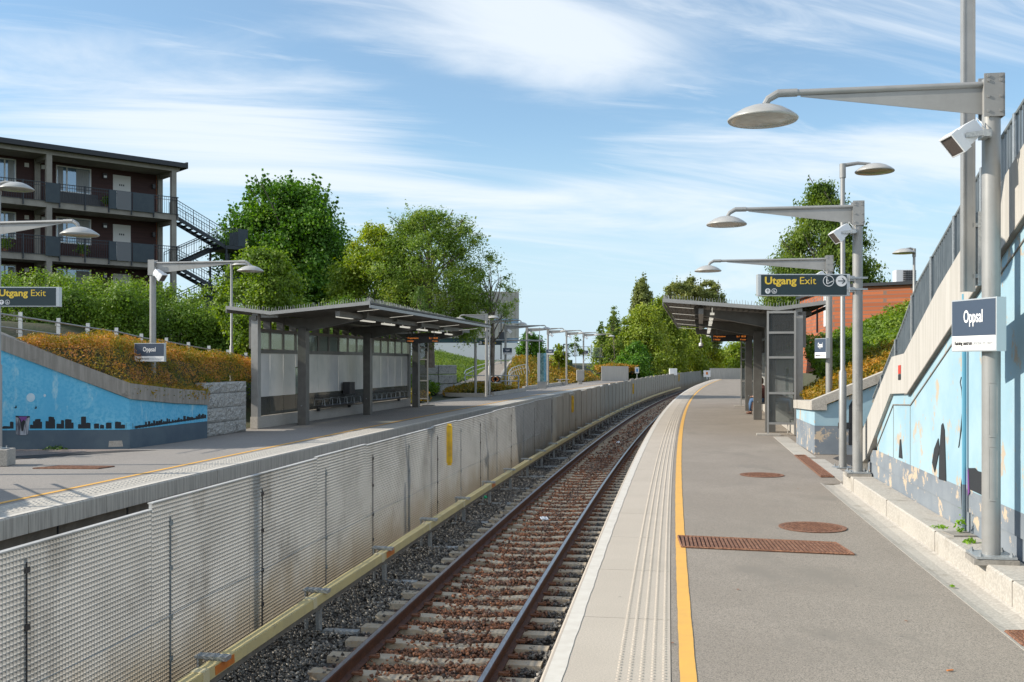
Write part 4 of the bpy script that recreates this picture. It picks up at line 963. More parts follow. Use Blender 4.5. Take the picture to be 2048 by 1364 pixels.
# conduit and its floor box
q = P(10.46, WO - .04, 0)
mb = MB(); mb.tube([(q.x, q.y, .22), (q.x, q.y, .72)], .024, 8); c_ = empty('drain_pipe', 'thin vertical pipe fixed to the blue wall beside the near lamp post', 'pipe', None, (q.x, q.y, .21)); wb(mb, 'lower_pipe', m_greydark, c_, smooth='auto')
mb = MB(); mb.tube([(q.x, q.y, .72), (q.x, q.y, 2.72)], .024, 8); wb(mb, 'upper_pipe', mat('pipe_blue', (.10, .30, .42), .6), c_, smooth='auto')
mb = MB(); q2 = P(10.3, WO - .12, .215); mb.box(q2.x - .13, q2.x + .10, q2.y - .13, q2.y + .16, .217, .232); tag(mb.build('floor_cover', m_conc_dark), 'small grey cover plate on the kerb below the pipe', 'cover plate')
# steel mast bolted to the parapet
q = P(9.82, WO - .19, 0); T, Nn = F(9.82, WO)
ms_ = empty('steel_mast', 'square grey steel mast bracketed to the parapet and running out of frame', 'mast', None, (q.x, q.y, 2.75))
mb = MB(); mb.obox((q.x, q.y, 6.2), Nn * .054, T * .008, (0, 0, 3.50)); mb.obox(Vector((q.x, q.y, 6.2)) - Nn * .049, Nn * .007, T * .055, (0, 0, 3.50)); mb.obox(Vector((q.x, q.y, 6.2)) + Nn * .049, Nn * .007, T * .055, (0, 0, 3.50)); mb.obox(Vector((q.x, q.y, 6.2)) - T * .04, Nn * .042, T * .01, (0, 0, 3.50)); wb(mb, 'mast_body', m_steel, ms_)
mb = MB(); 
for z in (2.85, 3.35): mb.obox(Vector((q.x, q.y, z)) + Nn * .12, Nn * .09, T * .05, (0, 0, .02))
mb.obox(Vector((q.x, q.y, 3.12)) + Nn * .10 , Nn * .02, T * .06, (0, 0, .36)); mb.obox(Vector((q.x, q.y, 3.0)) + Nn * .17, Nn * .02, T * .06, (0, 0, .30)); wb(mb, 'wall_bracket', m_galv, ms_)
# picket railing on the parapet
rl = empty('picket_railing', 'grey blue picket railing climbing along the stair parapet', 'railing', None, P(12, WO + .1, 2))
def zrt(d):
    pts = [(2, 6.95), (8.67, 4.62), (10.6, 4.02), (13.3, 3.06), (14.2, 2.53), (16.3, 1.43)]
    return float(np.interp(d, *zip(*pts)))
def zrb(d): return ztop(d) - .04
RO = WO + .17
mb = MB(); 
for o in (0,):
    mb.tube([P(d, RO, zrt(d)) for d in [3, 8.67, 10.6, 13.3, 14.2, 16.3]], .022, 8)
wb(mb, 'top_rail', m_galv_dark, rl)
mb = MB(); mb.tube([P(d, RO, zrb(d) + .12) for d in [3, 8.67, 11.5, 13.15, 13.9, 16.2]], .014, 6); wb(mb, 'bottom_rail', m_galv_dark, rl)
mb = MB(); d = 3.0
while d < 16.25:
    T, Nn = F(d, RO); c = P(d, RO); za, zb_ = zrb(d) - .02, zrt(d) - .02
    mb.obox(Vector((c.x, c.y, (za + zb_) / 2)), Nn * .012, T * .0035, (0, 0, (zb_ - za) / 2)); d += .085
wb(mb, 'pickets', m_galv_dark, rl)
mb = MB(); d = 3.35
while d < 16.2:
    T, Nn = F(d, RO); c = P(d, RO - .03); za, zb_ = zrb(d) - .30, zrt(d) + .0
    p = MB(); p.obox(Vector((c.x, c.y, (za + zb_) / 2)), Nn * .006, T * .03, (0, 0, (zb_ - za) / 2))
    for zz in (.18, .55): p.tube([c + Vector((0, 0, za + zz)) - Nn * .02, c + Vector((0, 0, za + zz)) + Nn * .02], .016, 6)
    wb(p, 'railing_post', m_galv, rl); d += 1.02
# second railing far side of the stairs, steps, outer wall
st = empty('stair_flight', 'concrete stair flight hidden behind the blue wall', 'stairs', None, P(14, 5, 0))
mb = MB(); d = 16.6; z = 0.0
while d > 4.5:
    z += .155; T, Nn = F(d, 5); mb.obox(P(d - .17, 5.05, z / 2 - .2), Nn * .88, T * .18, (0, 0, z / 2 + .2)); d -= .34
    if z > 4.6: break
wb(mb, 'steps', m_conc_pale, st)
# pipe handrail at the stair foot
mb = MB(); p0 = P(16.35, 4.02, .9)
for o in (4.10,):
    mb.tube([P(16.9, o, .25), P(16.9, o, .8), P(16.3, o, 1.2), P(14.3, o, 2.3)], .02, 8)
tag(mb.build('handrail', m_steel_dark), 'dark pipe handrail at the foot of the stairs', 'handrail')

# right planter wall
pl = empty('planter_wall', 'pale blue planter wall with concrete coping below orange shrubs by shelter', 'planter wall', None, P(21.7, 3.85, 0))
c0 = Vector((6.60, 21.7, 0)); c1 = P(24.7, 3.78); T, Nn = F(21.7, 3.85)
fr = c0 + Vector((.985, -.17, 0)) * 6; bk = c1 + Nn * 2.2
def slopewall(mb, a, b, za0, za1, zb0, zb1, th, out):
    a = Vector(a); b = Vector(b); o = Vector(out) * th
    v = [(a.x, a.y, za0), (b.x, b.y, zb0), (b.x, b.y, zb1), (a.x, a.y, za1)]
    mb.prism(v, o)
inw = Vector((.17, .985, 0)); inl = Nn
mb = MB(); slopewall(mb, c0, c0 + (fr - c0) * .6, .62, .96, .62, 2.50, .2, inw); mb2 = mb; slopewall(mb, c0 + inw * .005, c1, .62, .955, .62, .87, .2, inl); wb(mb, 'blue_face', m_bluewall, pl)
mb = MB(); slopewall(mb, c0, c0 + (fr - c0) * .6, 0, .615, 0, .615, .2, inw); slopewall(mb, c0 + inw * .005, c1, 0, .615, 0, .615, .2, inl); wb(mb, 'painted_base', m_greypaint, pl)
mb = MB(); ov = .07; e = (fr - c0).normalized()
a0 = c0 - e * ov - inw * ov; slopewall(mb, a0, a0 + e * 3.75, .965, 1.17, 2.55, 2.76, .32, inw)
b0_ = c0 - e * ov - inw * ov + inw * .001; slopewall(mb, b0_, c1 - e * ov, .965, 1.165, .875, 1.075, .32, inl)
slopewall(mb, c1 - e * ov, bk, .875, 1.075, .9, 1.1, .3, -inw); wb(mb, 'coping', m_conc_pale, pl)
wq = lambda px, py: pix(px, py, 21.7 - .17 * (px - 1630) * 21.7 / 1990 * .9 - .012)
mb = MB(); p = [wq(*q) for q in [(1697, 890), (1698, 812), (1703, 803), (1706, 800), (1706, 845), (1712, 845), (1712, 890)]]; mb.prism([(v.x, v.y, v.z) for v in p], (0, -.003, 0)); p = [wq(*q) for q in [(1676, 857), (1676, 845), (1700, 845), (1700, 857)]]; mb.prism([(v.x, v.y - .004, v.z) for v in p], (0, -.003, 0)); wb(mb, 'painted_mark', m_black, pl)

# drains, covers
def manhole(px, py, r, label, m=None, z=.001):
    d = 2 * 1990 / (py - 725); q = pix(px, py, d); t = empty('manhole_cover', label, 'manhole cover', 'rusty manhole covers', (q.x, q.y, z))
    mb = MB(); mb.lathe([(r, 0), (r, .006), (r * .86, .006), (r * .86, .002)], (0, 0, 0), 36); mb.build('rim', m_rustgrate, t)
    mb = MB(); mb.lathe([(r * .84, .001), (r * .84, .005), (.001, .005)], (0, 0, 0), 32)
    for i in range(-7, 8):
        for j in range(-7, 8):
            x, y = i * r * .11, j * r * .11
            if x * x + y * y < (r * .78) ** 2: mb.box(x - r * .035, x + r * .035, y - r * .03, y + r * .03, .004, .010)
    mb.build('lid', m_rustgrate, t); return t
manhole(1625, 1054.5, .40, 'round rusty manhole cover just beyond the long grate'); manhole(1524, 950, .385, 'round rusty manhole cover farther up the near platform')
def grate(pts, along, nbar, label, name='drain_grate', z=.004, frame_=True, chev=False):
    """pts = 4 ground corners"""
    a, b, c, d_ = [Vector((p[0], p[1], z)) for p in pts]; t = empty(name, label, 'drain grate', 'rusty drain grates', a)
    mb = MB(); mb.prism([a, b, c, d_], (0, 0, -.01)); wb(mb, 'shade_sheet', mat('grate_shadow', (.05, .022, .014), .9), t)  # dark sheet stands in for the shade between the bars
    mb = MB()
    for i in range(nbar):
        u = (i + .5) / nbar; p = a.lerp(b, u) if along else a.lerp(d_, u); q = d_.lerp(c, u) if along else b.lerp(c, u)
        if chev: q = d_.lerp(c, min(1, max(0, u + .015)))
        wdt = ((b - a) if along else (d_ - a)) / nbar * .30
        mb.obox((p + q) / 2 + Vector((0, 0, .004)), (q - p) / 2 * .94, wdt, (0, 0, .005))
    wb(mb, 'bars', m_rustgrate, t)
    if frame_:
        mb = MB()
        for p, q in ((a, b), (b, c), (c, d_), (d_, a)): mb.tube([p + Vector((0, 0, .003)), q + Vector((0, 0, .003))], .012, 4)
        wb(mb, 'frame', m_rustgrate, t)
    return t
gp = lambda px, py: pix(px, py, 3980 / (py - 725))
grate([gp(1364, 1095), gp(1708, 1110), gp(1672, 1087), gp(1356, 1073)], True, 40, 'long rusty slotted grate set across the asphalt of near platform', 'platform_grate', chev=True)
grate([P(17.35, 3.38), P(17.35, 3.60), P(21.4, 3.60), P(21.4, 3.38)], True, 5, 'narrow rusty channel grate at the foot of the stairs')
grate([P(7.05, 3.29), P(7.05, 3.56), P(7.42, 3.56), P(7.42, 3.29)], True, 9, 'small rusty drain grate in the gutter at bottom corner', z=-.008)
q = gp(170, 935); grate([(q.x - .9, q.y - .2), (q.x + .35, q.y - .25), (q.x + .5, q.y + .15), (q.x - .6, q.y + .2)], True, 14, 'rusty drain cover on the far platform before the mural')
# weeds
def weed(name, loc, r, h, n, m, label, leaf=.02):
    p = rs.normal(0, 1, (n, 3)) * [r * .5, r * .5, 0]; p[:, 2] = np.abs(rs.normal(0, h * .45, n)) * np.exp(-np.hypot(p[:, 0], p[:, 1]) / r); nr = p * [1, 1, 0] + [0, -.4, .5]
    o = leaf_object(name, p, nr, leaf, m, None, .55, .6); o.location = loc; return tag(o, label, 'weed')
q = P(10.25, 3.84, .22); weed('weed', (q.x - .02, q.y + .1, .24), .05, .30, 60, lf_weed, 'bright weed growing at the foot of the wall pipe')
q = P(9.85, 3.80, .22); weed('weed', (q.x - .05, q.y, .22), .06, .07, 50, lf_weed, 'small bright weed between the near lamp post and the pipe')
q = P(10.75, 3.80, .22); weed('weed', (q.x - .1, q.y, .22), .07, .04, 34, lf_weed, 'flat weed on the kerb beyond the pipe')
q = P(8.9, 3.31, 0); weed('weed', (q.x, q.y, 0), .02, .015, 44, lf_weed, 'tiny weed tuft in the gutter joint', .012)
mb = MB(); q = gp(1900, 1342); mb.obox(q + Vector((0, 0, .006)), (.022, .008, 0), (-.002, .006, 0), (0, 0, .003)); tag(mb.build('paper_scrap', m_orange), 'tiny pale scrap on the asphalt in the near corner', 'litter')

# ================================================================== SHELTERS
def shelter(name, O, T, U, L_, label, cols, back0, back1, ends, panels=True, colu=3.45):
    Z = Vector((0, 0, 1)); t = empty(name, label, 'platform shelter', 'platform shelters', O)
    def q(a, u, z): return O + T * a + U * u + Z * (z - .0125 * a * max(0, min(1, (z - 2.2) / 1.0)))
    def bx(mb, a0, a1, u0, u1, z0, z1): mb.obox(q((a0 + a1) / 2, (u0 + u1) / 2, (z0 + z1) / 2), T * (a1 - a0) / 2, U * (u1 - u0) / 2, Z * (z1 - z0) / 2)
    e0, ev, e1 = .45, 3.55, 4.95; z0, zv, z1 = 3.77, 3.50, 3.68
    def zr_(u): return float(np.interp(u, [e0, ev, e1], [z0, zv, z1]))
    # roof sheet with ribbed soffit
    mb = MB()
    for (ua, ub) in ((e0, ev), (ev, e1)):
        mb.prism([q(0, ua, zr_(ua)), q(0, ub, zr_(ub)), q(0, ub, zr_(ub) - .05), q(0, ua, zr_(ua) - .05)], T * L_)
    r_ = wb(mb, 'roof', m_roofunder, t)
    mb = MB(); u = e0 + .1
    while u < e1 - .05:
        z = zr_(u) - .05; w_ = .03; mb.prism([q(.03, u - w_, z + .001), q(.03, u + w_, z + .001), q(.03, u + w_ * .5, z - .025), q(.03, u - w_ * .5, z - .025)], T * (L_ - .06)); u += .155
    wb(mb, 'soffit_ribs', m_roofunder, r_)
    mb = MB(); a = 1.6
    while a < L_ - .5:
        mb.prism([q(a - .035, e0 + .12, zr_(e0 + .12) - .082), q(a - .035, 1.38, zr_(1.38) - .082), q(a - .035, 1.38, zr_(1.38) - .092), q(a - .035, e0 + .12, zr_(e0 + .12) - .092)], T * .07); a += 3.3
    wb(mb, 'glow_strip', m_paleglow, t)  # pale roof joint strips, given a glow to look bright under the roof
    # fascia
    mb = MB(); mb.prism([q(-.02, e0 - .02, z0 + .03), q(-.02, ev, zv + .03), q(-.02, ev, zv - .075), q(-.02, e0 - .02, z0 - .075)], T * .02); mb.prism([q(-.02, ev, zv + .03), q(-.02, e1 + .02, z1 + .03), q(-.02, e1 + .02, z1 - .075), q(-.02, ev, zv - .075)], T * .02)
    bx(mb, -.02, L_ + .02, e0 - .02, e0, z0 - .06, z0 + .032); bx(mb, -.02, L_ + .02, e1, e1 + .02, z1 - .075, z1 + .032)
    wb(mb, 'fascia', m_steel, t)
    # bird spikes
    mb = MB(); random.seed(5)
    def spk(a, u):
        b = q(a, u, zr_(u) + .03); h_ = random.uniform(.09, .13); d_ = Vector((random.uniform(-.02, .02), random.uniform(-.02, .02), 0)); mb.tube([b, b + d_ + Z * h_], [.009, .006], 3, cap=False)
    u = e0
    while u < e1: spk(.03, u); u += .075
    a = 0
    while a < L_: spk(a, e0 + .03); spk(a + .07, e0 + .12); a += .10
    tag(wb(mb, 'bird_spikes', m_lampwhite, t), kind='stuff')
    # purlins
    mb = MB(); bx(mb, .15, L_ - .15, 1.42, 1.56, zr_(1.5) - .20, zr_(1.5) - .05); bx(mb, .1, L_ - .1, 4.05, 4.2, 3.38, 3.53); wb(mb, 'purlin', m_steel_dark, t)
    # columns + cantilever beams
    for a in cols:
        mb = MB(); bx(mb, a - .15, a + .15, colu - .14, colu + .14, 0, 3.1); bx(mb, a - .155, a + .155, colu - .145, colu + .145, .0, .01); c_ = wb(mb, 'column', m_steel_dark, t, bevel=.006)
        mb = MB(); mb.prism([q(a - .05, colu + .1, 3.0), q(a - .05, 1.30, 3.44), q(a - .05, 1.30, 3.58), q(a - .05, colu - .2, 3.44), q(a - .05, colu + .1, 3.44)], T * .10)
        mb.prism([q(a - .04, colu, 3.05), q(a - .04, 4.6, 3.38), q(a - .04, 4.6, 3.50), q(a - .04, colu, 3.44)], T * .08)
        mb.obox(q(a, (colu + .1 + 1.3) / 2, 3.215), T * .09, ((q(0, 1.3, 3.44) - q(0, colu + .1, 3.0)) / 2) * .98, Z * .012)
        mb.obox(q(a, 1.36, 3.56), T * .08, U * .08, Z * .07)
        wb(mb, 'beam', m_steel_dark, t)
        mb = MB(); mb.tube([q(a - .2, colu - .0, .62), q(a + .0, colu - .0, .62)], .018, 8); wb(mb, 'leaning_rail', m_galv, t)
    a = cols[0] + 3.2
    while a < L_ - 1:
        mb = MB(); mb.prism([q(a - .03, 4.1, 3.36), q(a - .03, 1.30, 3.50), q(a - .03, 1.30, 3.60), q(a - .03, 4.1, 3.46)], T * .06); a += 3.2
        wb(mb, 'rafter', m_steel_dark, t)
    # tube lights hung along the purlin
    a = 1.0; 
    while a < L_ - 2:
        mb = MB(); bx(mb, a, a + 1.25, 1.75, 1.87, 3.40, 3.455); mb.tube([q(a + .2, 1.81, 3.45), q(a + .2, 1.81, 3.62)], .01, 5); mb.tube([q(a + 1, 1.81, 3.45), q(a + 1, 1.81, 3.62)], .01, 5); wb(mb, 'tube_light', m_paleglow, t); a += 2.2
    # back wall
    BU = 4.12; n = int(round((back1 - back0) / 1.02)); st_ = (back1 - back0) / n
    mb = MB(); bx(mb, back0 - .1, back1 + .1, BU - .10, BU + .14, 0, .36); wb(mb, 'concrete_base', m_conc, t, bevel=.008)
    mb = MB(); bx(mb, back0, back1, BU - .03, BU + .05, 2.30, 2.42); bx(mb, back0, back1, BU - .03, BU + .05, 3.02, 3.12); wb(mb, 'wall_rail', m_steel_dark, t)
    for i in range(n):
        a0 = back0 + i * st_; a1 = a0 + st_
        clear = (i == 3)
        mb = MB(); bx(mb, a0 + .012, a1 - .012, BU, BU + .012, .95 if not clear else 1.85, 2.30); wb(mb, 'frosted_pane', m_frost, t)
        mb = MB(); bx(mb, a0 + .012, a1 - .012, BU, BU + .012, .37, .945 if not clear else .95); wb(mb, 'tinted_pane', m_tint, t)
        mb = MB(); bx(mb, a0 + .03, a1 - .03, BU + .01, BU + .02, 2.43, 3.02)
        wb(mb, 'clear_pane', m_clear, t)
        if clear: mb = MB(); bx(mb, a0 + .012, a1 - .012, BU, BU + .012, .97, 1.83); wb(mb, 'clear_pane', m_clear, t)
        mb = MB(); bx(mb, a0 - .06, a0 + .06, BU - .02, BU + .20, 2.42, 3.40); wb(mb, 'mullion', m_steel_dark if i % 1 == 0 else m_steel, t)
    mb = MB(); bx(mb, back0 - .09, back0 + .13, BU - .10, BU + .12, .36, 3.30); bx(mb, back0 - .06, back0 + .10, BU - .08, BU + .10, 3.3, 3.5); wb(mb, 'corner_post', m_steel, t, bevel=.005); mb = MB(); bx(mb, back1 - .1, back1 + .1, BU - .10, BU + .12, .36, 3.42); wb(mb, 'corner_post', m_steel, t, bevel=.005)
    mb = MB(); bx(mb, back0 + .0, back0 + .02, BU - .7, BU - .15, 3.36, 3.5); wb(mb, 'gusset_plate', m_steel, t)
    # end glass screens
    for a in ends:
        mb = MB(); s0, s1 = 3.27, 4.02
        for u in (s0, s1 - .03): bx(mb, a - .03, a + .03, u, u + .05, .02, 3.42)
        for z in (.33, 1.16, 2.14, 2.82, 3.38): bx(mb, a - .028, a + .028, s0 + .05, s1 - .03, z - .03, z + .03)
        wb(mb, 'end_screen_frame', m_steel, t)
        mb = MB()
        for za, zb_ in ((.36, 1.13), (1.19, 2.11), (2.17, 2.79), (2.85, 3.35)): bx(mb, a - .006, a + .006, s0 + .05, s1 - .03, za, zb_)
        wb(mb, 'end_screen_glass', m_endglass, t)
        mb = MB(); bx(mb, a - .12, a + .12, s0 - .28, s0 + .35, 0, .05); mb.tube([q(a, s0 + .55, .33), q(a, s0 + .55, .05), q(a, s0 + .62, .02)], .012, 6); wb(mb, 'screen_foot', m_conc_pale, t)
    return t, q
O = P(28.0, 0); T = (P(50, 0) - O).normalized(); U = Vector((T.y, -T.x, 0))
sh_r, qr = shelter('platform_shelter', O, T, U, 18.6, 'grey steel shelter on the near platform, seen end on with glass end screen', [1.35, 7.75, 14.3], .15, 17.7, [-.05, 18.0])
O2 = P(29.05, LE); T2 = (P(51, LE) - O2).normalized(); U2 = -Vector((T2.y, -T2.x, 0))
sh_l, ql = shelter('platform_shelter', O2, T2, U2, 17.2, 'grey steel shelter on the far platform, seen from the open track side', [2.3, 8.6, 15.2], .25, 16.2, [16.6])
# departure boards, hung under the roofs
def board(q, a, u, w_, label, face):
    c = q(a, u, 3.06); t = empty('departure_board', label, 'departure board', 'orange led departure boards', c, face)
    mb = MB(); mb.box(-w_ / 2, w_ / 2, -.06, .06, -.13, .13); mb.build('board_case', m_dark, t, bevel=.004)
    mb = MB(); mb.tube([(-w_ * .35, 0, .12), (-w_ * .35, 0, .52)], .018, 6); mb.tube([(w_ * .35, 0, .12), (w_ * .35, 0, .52)], .018, 6); mb.build('hanger', m_steel_dark, t)
    text_part('1 Frognerseteren', .06, m_led, t, -w_ * .46, .035, -.064, width=w_ * .34); text_part('Sp 1  08:28', .06, m_led, t, w_ * .2, .035, -.064, width=w_ * .26)
    text_part('1 Helsfyr', .06, m_led, t, -w_ * .46, -.085, -.064, width=w_ * .2); text_part('4 min', .06, m_led, t, w_ * .3, -.085, -.064, width=w_ * .16)
board(ql, 11.5, 2.1, 1.35, 'orange led departure board hanging under the far shelter roof', 0)
board(qr, 11.0, 2.57, 1.35, 'orange led departure board hanging under the near shelter roof', 0)
def cctv(q, a, u, z, label):
    c = q(a, u, z); t = empty('security_camera', label, 'camera', None, c)
    mb = MB(); mb.tube([(0, 0, .35), (0, 0, .12)], .02, 6); mb.tube([(0, 0, .12), (0, 0, .08), (0, 0, 0)], [.07, .085, .085], 12); mb.build('mount', m_wht, t)
    mb = MB(); mb.lathe([(.085, 0), (.07, -.05), (.03, -.08), (.001, -.085)], (0, 0, 0), 12); mb.build('dome', m_dark, t, smooth=True)
cctv(qr, 12.4, 1.5, 2.75, 'white dome camera hanging beside the departure board of the near shelter')
# benches on the far shelter wall
def bench(q, a0, a1, label):
    t = empty('bench', label, 'bench', 'wall benches in the far shelter', q(a0, 3.9, .45)); Z = Vector((0, 0, 1))
    mb = MB(); 
    for u in [3.62 + .045 * i for i in range(9)]: mb.tube([q(a0, u, .50), q(a1, u, .50)], .010, 5)
    for z in [.58 + .05 * i for i in range(6)]: mb.tube([q(a0, 4.02, z), q(a1, 4.02, z)], .008, 5)
    wb(mb, 'seat', m_dark, t)
    n = int((a1 - a0) / .62)
    for i in range(n + 1):
        a = a0 + (a1 - a0) * i / n; mb = MB(); mb.tube([q(a, 3.62, .50), q(a, 3.64, .72), q(a, 3.98, .74), q(a, 4.02, .50)], .012, 6); wb(mb, 'armrest', m_galv, t)
    mb = MB(); mb.obox(q((a0 + a1) / 2, 3.9, .44), (q(a1, 0, 0) - q(a0, 0, 0)) / 2, (q(0, .03, 0) - q(0, 0, 0)), Z * .03)
    for a in (a0 + .3, a1 - .3): mb.obox(q(a, 3.98, .38), (q(.04, 0, 0) - q(0, 0, 0)), (q(0, .06, 0) - q(0, 0, 0)), Z * .07)
    wb(mb, 'bracket', m_dark, t)
bench(ql, 4.6, 8.3, 'dark wire bench between the first two columns of the far shelter')
bench(ql, 10.2, 14.6, 'dark wire bench beyond the middle column of the far shelter')
mb = MB(); mb.obox(ql(7.75, 3.9, 1.05), T2 * .28, U2 * .14, (0, 0, .22)); tag(mb.build('ticket_machine', m_dark, bevel=.01), 'dark cabinet mounted on the wall beside the bench in far shelter', 'cabinet')

# ================================================================== SEATED PERSON
def skinbody(name, pts, edges, radii, m, parent, sub=1):
    me = bpy.data.meshes.new(name); me.from_pydata(pts, edges, []); me.update(); o = bpy.data.objects.new(name, me); col.objects.link(o); o.parent = parent
    md = o.modifiers.new('skin', 'SKIN'); lay = me.skin_vertices[0].data if me.skin_vertices else None
    if lay is None:
        me.attributes; bpy.context.view_layer.objects.active = o
    for i, r in enumerate(radii):
        me.skin_vertices[0].data[i].radius = (r, r) if not isinstance(r, tuple) else r
    me.skin_vertices[0].data[0].use_root = True
    s_ = o.modifiers.new('sub', 'SUBSURF'); s_.levels = sub; s_.render_levels = sub; me.materials.append(m); return o
try:
    pc = qr(11.6, 3.86, 0); ang_ = math.atan2(-U.y, -U.x)
    pt = empty('person', 'person in dark top and blue jeans seated under the near shelter', 'person', None, pc, ang_)   # local +X faces the track
    skin = mat('skin', (.50, .28, .20), .6); jeans = mat('blue_jeans', (.07, .14, .27), .9); top_ = mat('dark_maroon_jacket', (.09, .03, .03), .9); hair = mat('dark_hair', (.03, .018, .012), .8); shoe = mat('brown_shoe', (.12, .05, .03), .6)
    def mkbody():
        pts = [(0, 0, .52), (.01, 0, .72), (.04, 0, .95), (.05, 0, 1.07), (.07, 0, 1.15), (.09, 0, 1.26)]
        ed = [(0, 1), (1, 2), (2, 3), (3, 4), (4, 5)]; rd = [.15, .13, (.15, .12), .08, .055, .09]
        for s in (-1, 1):
            b = len(pts); pts += [(.06, s * .09, .52), (.42, s * .12, .53), (.44, s * .11, .12), (.46, s * .11, .06), (.58, s * .12, .045)]; ed += [(0, b), (b, b + 1), (b + 1, b + 2), (b + 2, b + 3), (b + 3, b + 4)]; rd += [.09, .07, .045, .045, .035]
            b = len(pts); pts += [(.05, s * .18, 1.02), (.14, s * .22, .76), (.34, s * .10, .68), (.41, s * .06, .67)]; ed += [(3, b), (b, b + 1), (b + 1, b + 2), (b + 2, b + 3)]; rd += [.055, .042, .03, .028]
        return pts, ed, rd
    def addskin(o):
        me = o.data
    pts, ed, rd = mkbody()
    # skin layer needs the operator-free attribute
    me = bpy.data.meshes.new('body'); me.from_pydata(pts, ed, []); o = bpy.data.objects.new('body', me); col.objects.link(o); o.parent = pt
    o.modifiers.new('skin', 'SKIN'); 
    bpy.context.view_layer.update()
    if not len(me.skin_vertices):
        bpy.context.view_layer.objects.active = o
        with bpy.context.temp_override(object=o, active_object=o): bpy.ops.mesh.customdata_skin_add()
    for i, r in enumerate(rd): me.skin_vertices[0].data[i].radius = (r, r) if not isinstance(r, tuple) else r
    me.skin_vertices[0].data[0].use_root = True
    ss = o.modifiers.new('sub', 'SUBSURF'); ss.levels = 1; ss.render_levels = 1; me.materials.append(skin)
    # clothes: slightly larger sleeves following the same joints
    mb = MB(); mb.tube([(0, 0, .48), (.01, 0, .72), (.04, 0, .95), (.06, 0, 1.09), (.07, 0, 1.13)], [.175, .16, .19, .12, .07], 12)
    for s in (-1, 1): mb.tube([(.04, s * .12, 1.05), (.05, s * .19, 1.02), (.14, s * .22, .76), (.32, s * .11, .685)], [.08, .075, .06, .045], 8)
    mb.build('jacket', top_, pt, smooth=True)
    mb = MB()
    for s in (-1, 1): mb.tube([(-.02, s * .08, .54), (.2, s * .10, .55), (.44, s * .12, .52), (.46, s * .115, .40), (.46, s * .11, .12)], [.12, .11, .085, .075, .06], 10)
    mb.build('jeans', jeans, pt, smooth=True)
    mb = MB()
    for s in (-1, 1): mb.tube([(.42, s * .11, .05), (.50, s * .11, .05), (.62, s * .12, .035)], [.05, .05, .032], 8)
    mb.build('shoes', shoe, pt, smooth=True)
    mb = MB(); mb.lathe([(.001, .14), (.06, .125), (.095, .07), (.105, .0), (.10, -.07), (.085, -.12)], (.065, 0, 1.29), 14); mb.build('hair', hair, pt, smooth=True)
    # fingers
    mb = MB()
    for s in (-1, 1):
        for k in range(4): mb.tube([(.42, s * (.06 + .018 * (k - 1.5)), .675), (.46, s * (.05 + .016 * (k - 1.5)), .672), (.485, s * (.04 + .014 * (k - 1.5)), .655)], [.009, .008, .006], 5)
        mb.tube([(.40, s * .035, .68), (.43, s * .02, .685)], [.011, .008], 5)
    mb.build('fingers', skin, pt, smooth=True)
    mb = MB(); mb.obox((.17, 0, 1.27), (.012, 0, 0), (0, .012, 0), (0, 0, .02)); mb.obox((.155, 0, 1.225), (.008, 0, 0), (0, .022, 0), (0, 0, .006)); mb.build('nose_and_mouth', skin, pt)
    mb = MB(); mb.obox((.05, 0, .44), (.24, 0, 0), (0, .9, 0), (0, 0, .02)); mb.obox((-.15, 0, .40), (.02, 0, 0), (0, .9, 0), (0, 0, .05)); b_ = mb.build('wall_bench', m_dark); b_.location = pc; b_.rotation_euler = (0, 0, ang_); tag(b_, 'dark bench seat under the person in the near shelter', 'bench')
except Exception as ex:
    print('PERSON FAILED', ex)

# ================================================================== FAR PLATFORM WALLS
mw = empty('mural_wall', 'bright blue mural wall with painted skyline and concrete coping on far platform', 'mural wall', None, (-9, 22.8, 0))
# plan: from off frame to the bend, then back along the platform
plan = [(-15.5, 22.63, 3.9), (-11.7, 22.9, 2.265), (-8.88, 23.1, 1.15), (-8.45, 24.8, .98), (-8.1, 26.45, .87)]
def wallrun(mb, plan, z0f, z1f, off, th):
    """vertical wall along plan points; off<0 stands proud of the face"""
    n = len(plan); ps = []
    for i, p in enumerate(plan):
        a = Vector(plan[max(i - 1, 0)][:2]); b = Vector(plan[min(i + 1, n - 1)][:2])
        if 0 < i < n - 1:
            t1 = (Vector(p[:2]) - a).normalized(); t2 = (b - Vector(p[:2])).normalized(); n1 = Vector((-t1.y, t1.x)); n2 = Vector((-t2.y, t2.x)); nn = (n1 + n2).normalized(); nn = nn / max(.4, nn.dot(n1))
        else:
            t1 = (b - a).normalized(); nn = Vector((-t1.y, t1.x))
        ps.append((Vector(p[:2]), nn, p[2]))
    vs = []
    for (p, nn, zt) in ps:
        a = p + nn * off; b = p + nn * (off + th)
        vs += [(a.x, a.y, z0f(zt)), (a.x, a.y, z1f(zt)), (b.x, b.y, z1f(zt)), (b.x, b.y, z0f(zt))]
    m_ = len(ps); fs = [(4 * i + k, 4 * i + (k + 1) % 4, 4 * i + 4 + (k + 1) % 4, 4 * i + 4 + k) for i in range(m_ - 1) for k in range(4)] + [(0, 1, 2, 3), tuple(4 * (m_ - 1) + k for k in range(4))]
    mb.add(vs, fs)
mb = MB(); wallrun(mb, plan, lambda z: .44, lambda z: z, 0, .25); wb(mb, 'blue_face', m_bluedeep, mw)
mb = MB(); wallrun(mb, plan, lambda z: -.1, lambda z: .435, 0, .25); wb(mb, 'painted_base', m_greydark, mw)
mb = MB(); wallrun(mb, plan, lambda z: z + .005, lambda z: z + .37, -.05, .38); wb(mb, 'coping', m_conc_dark, mw)
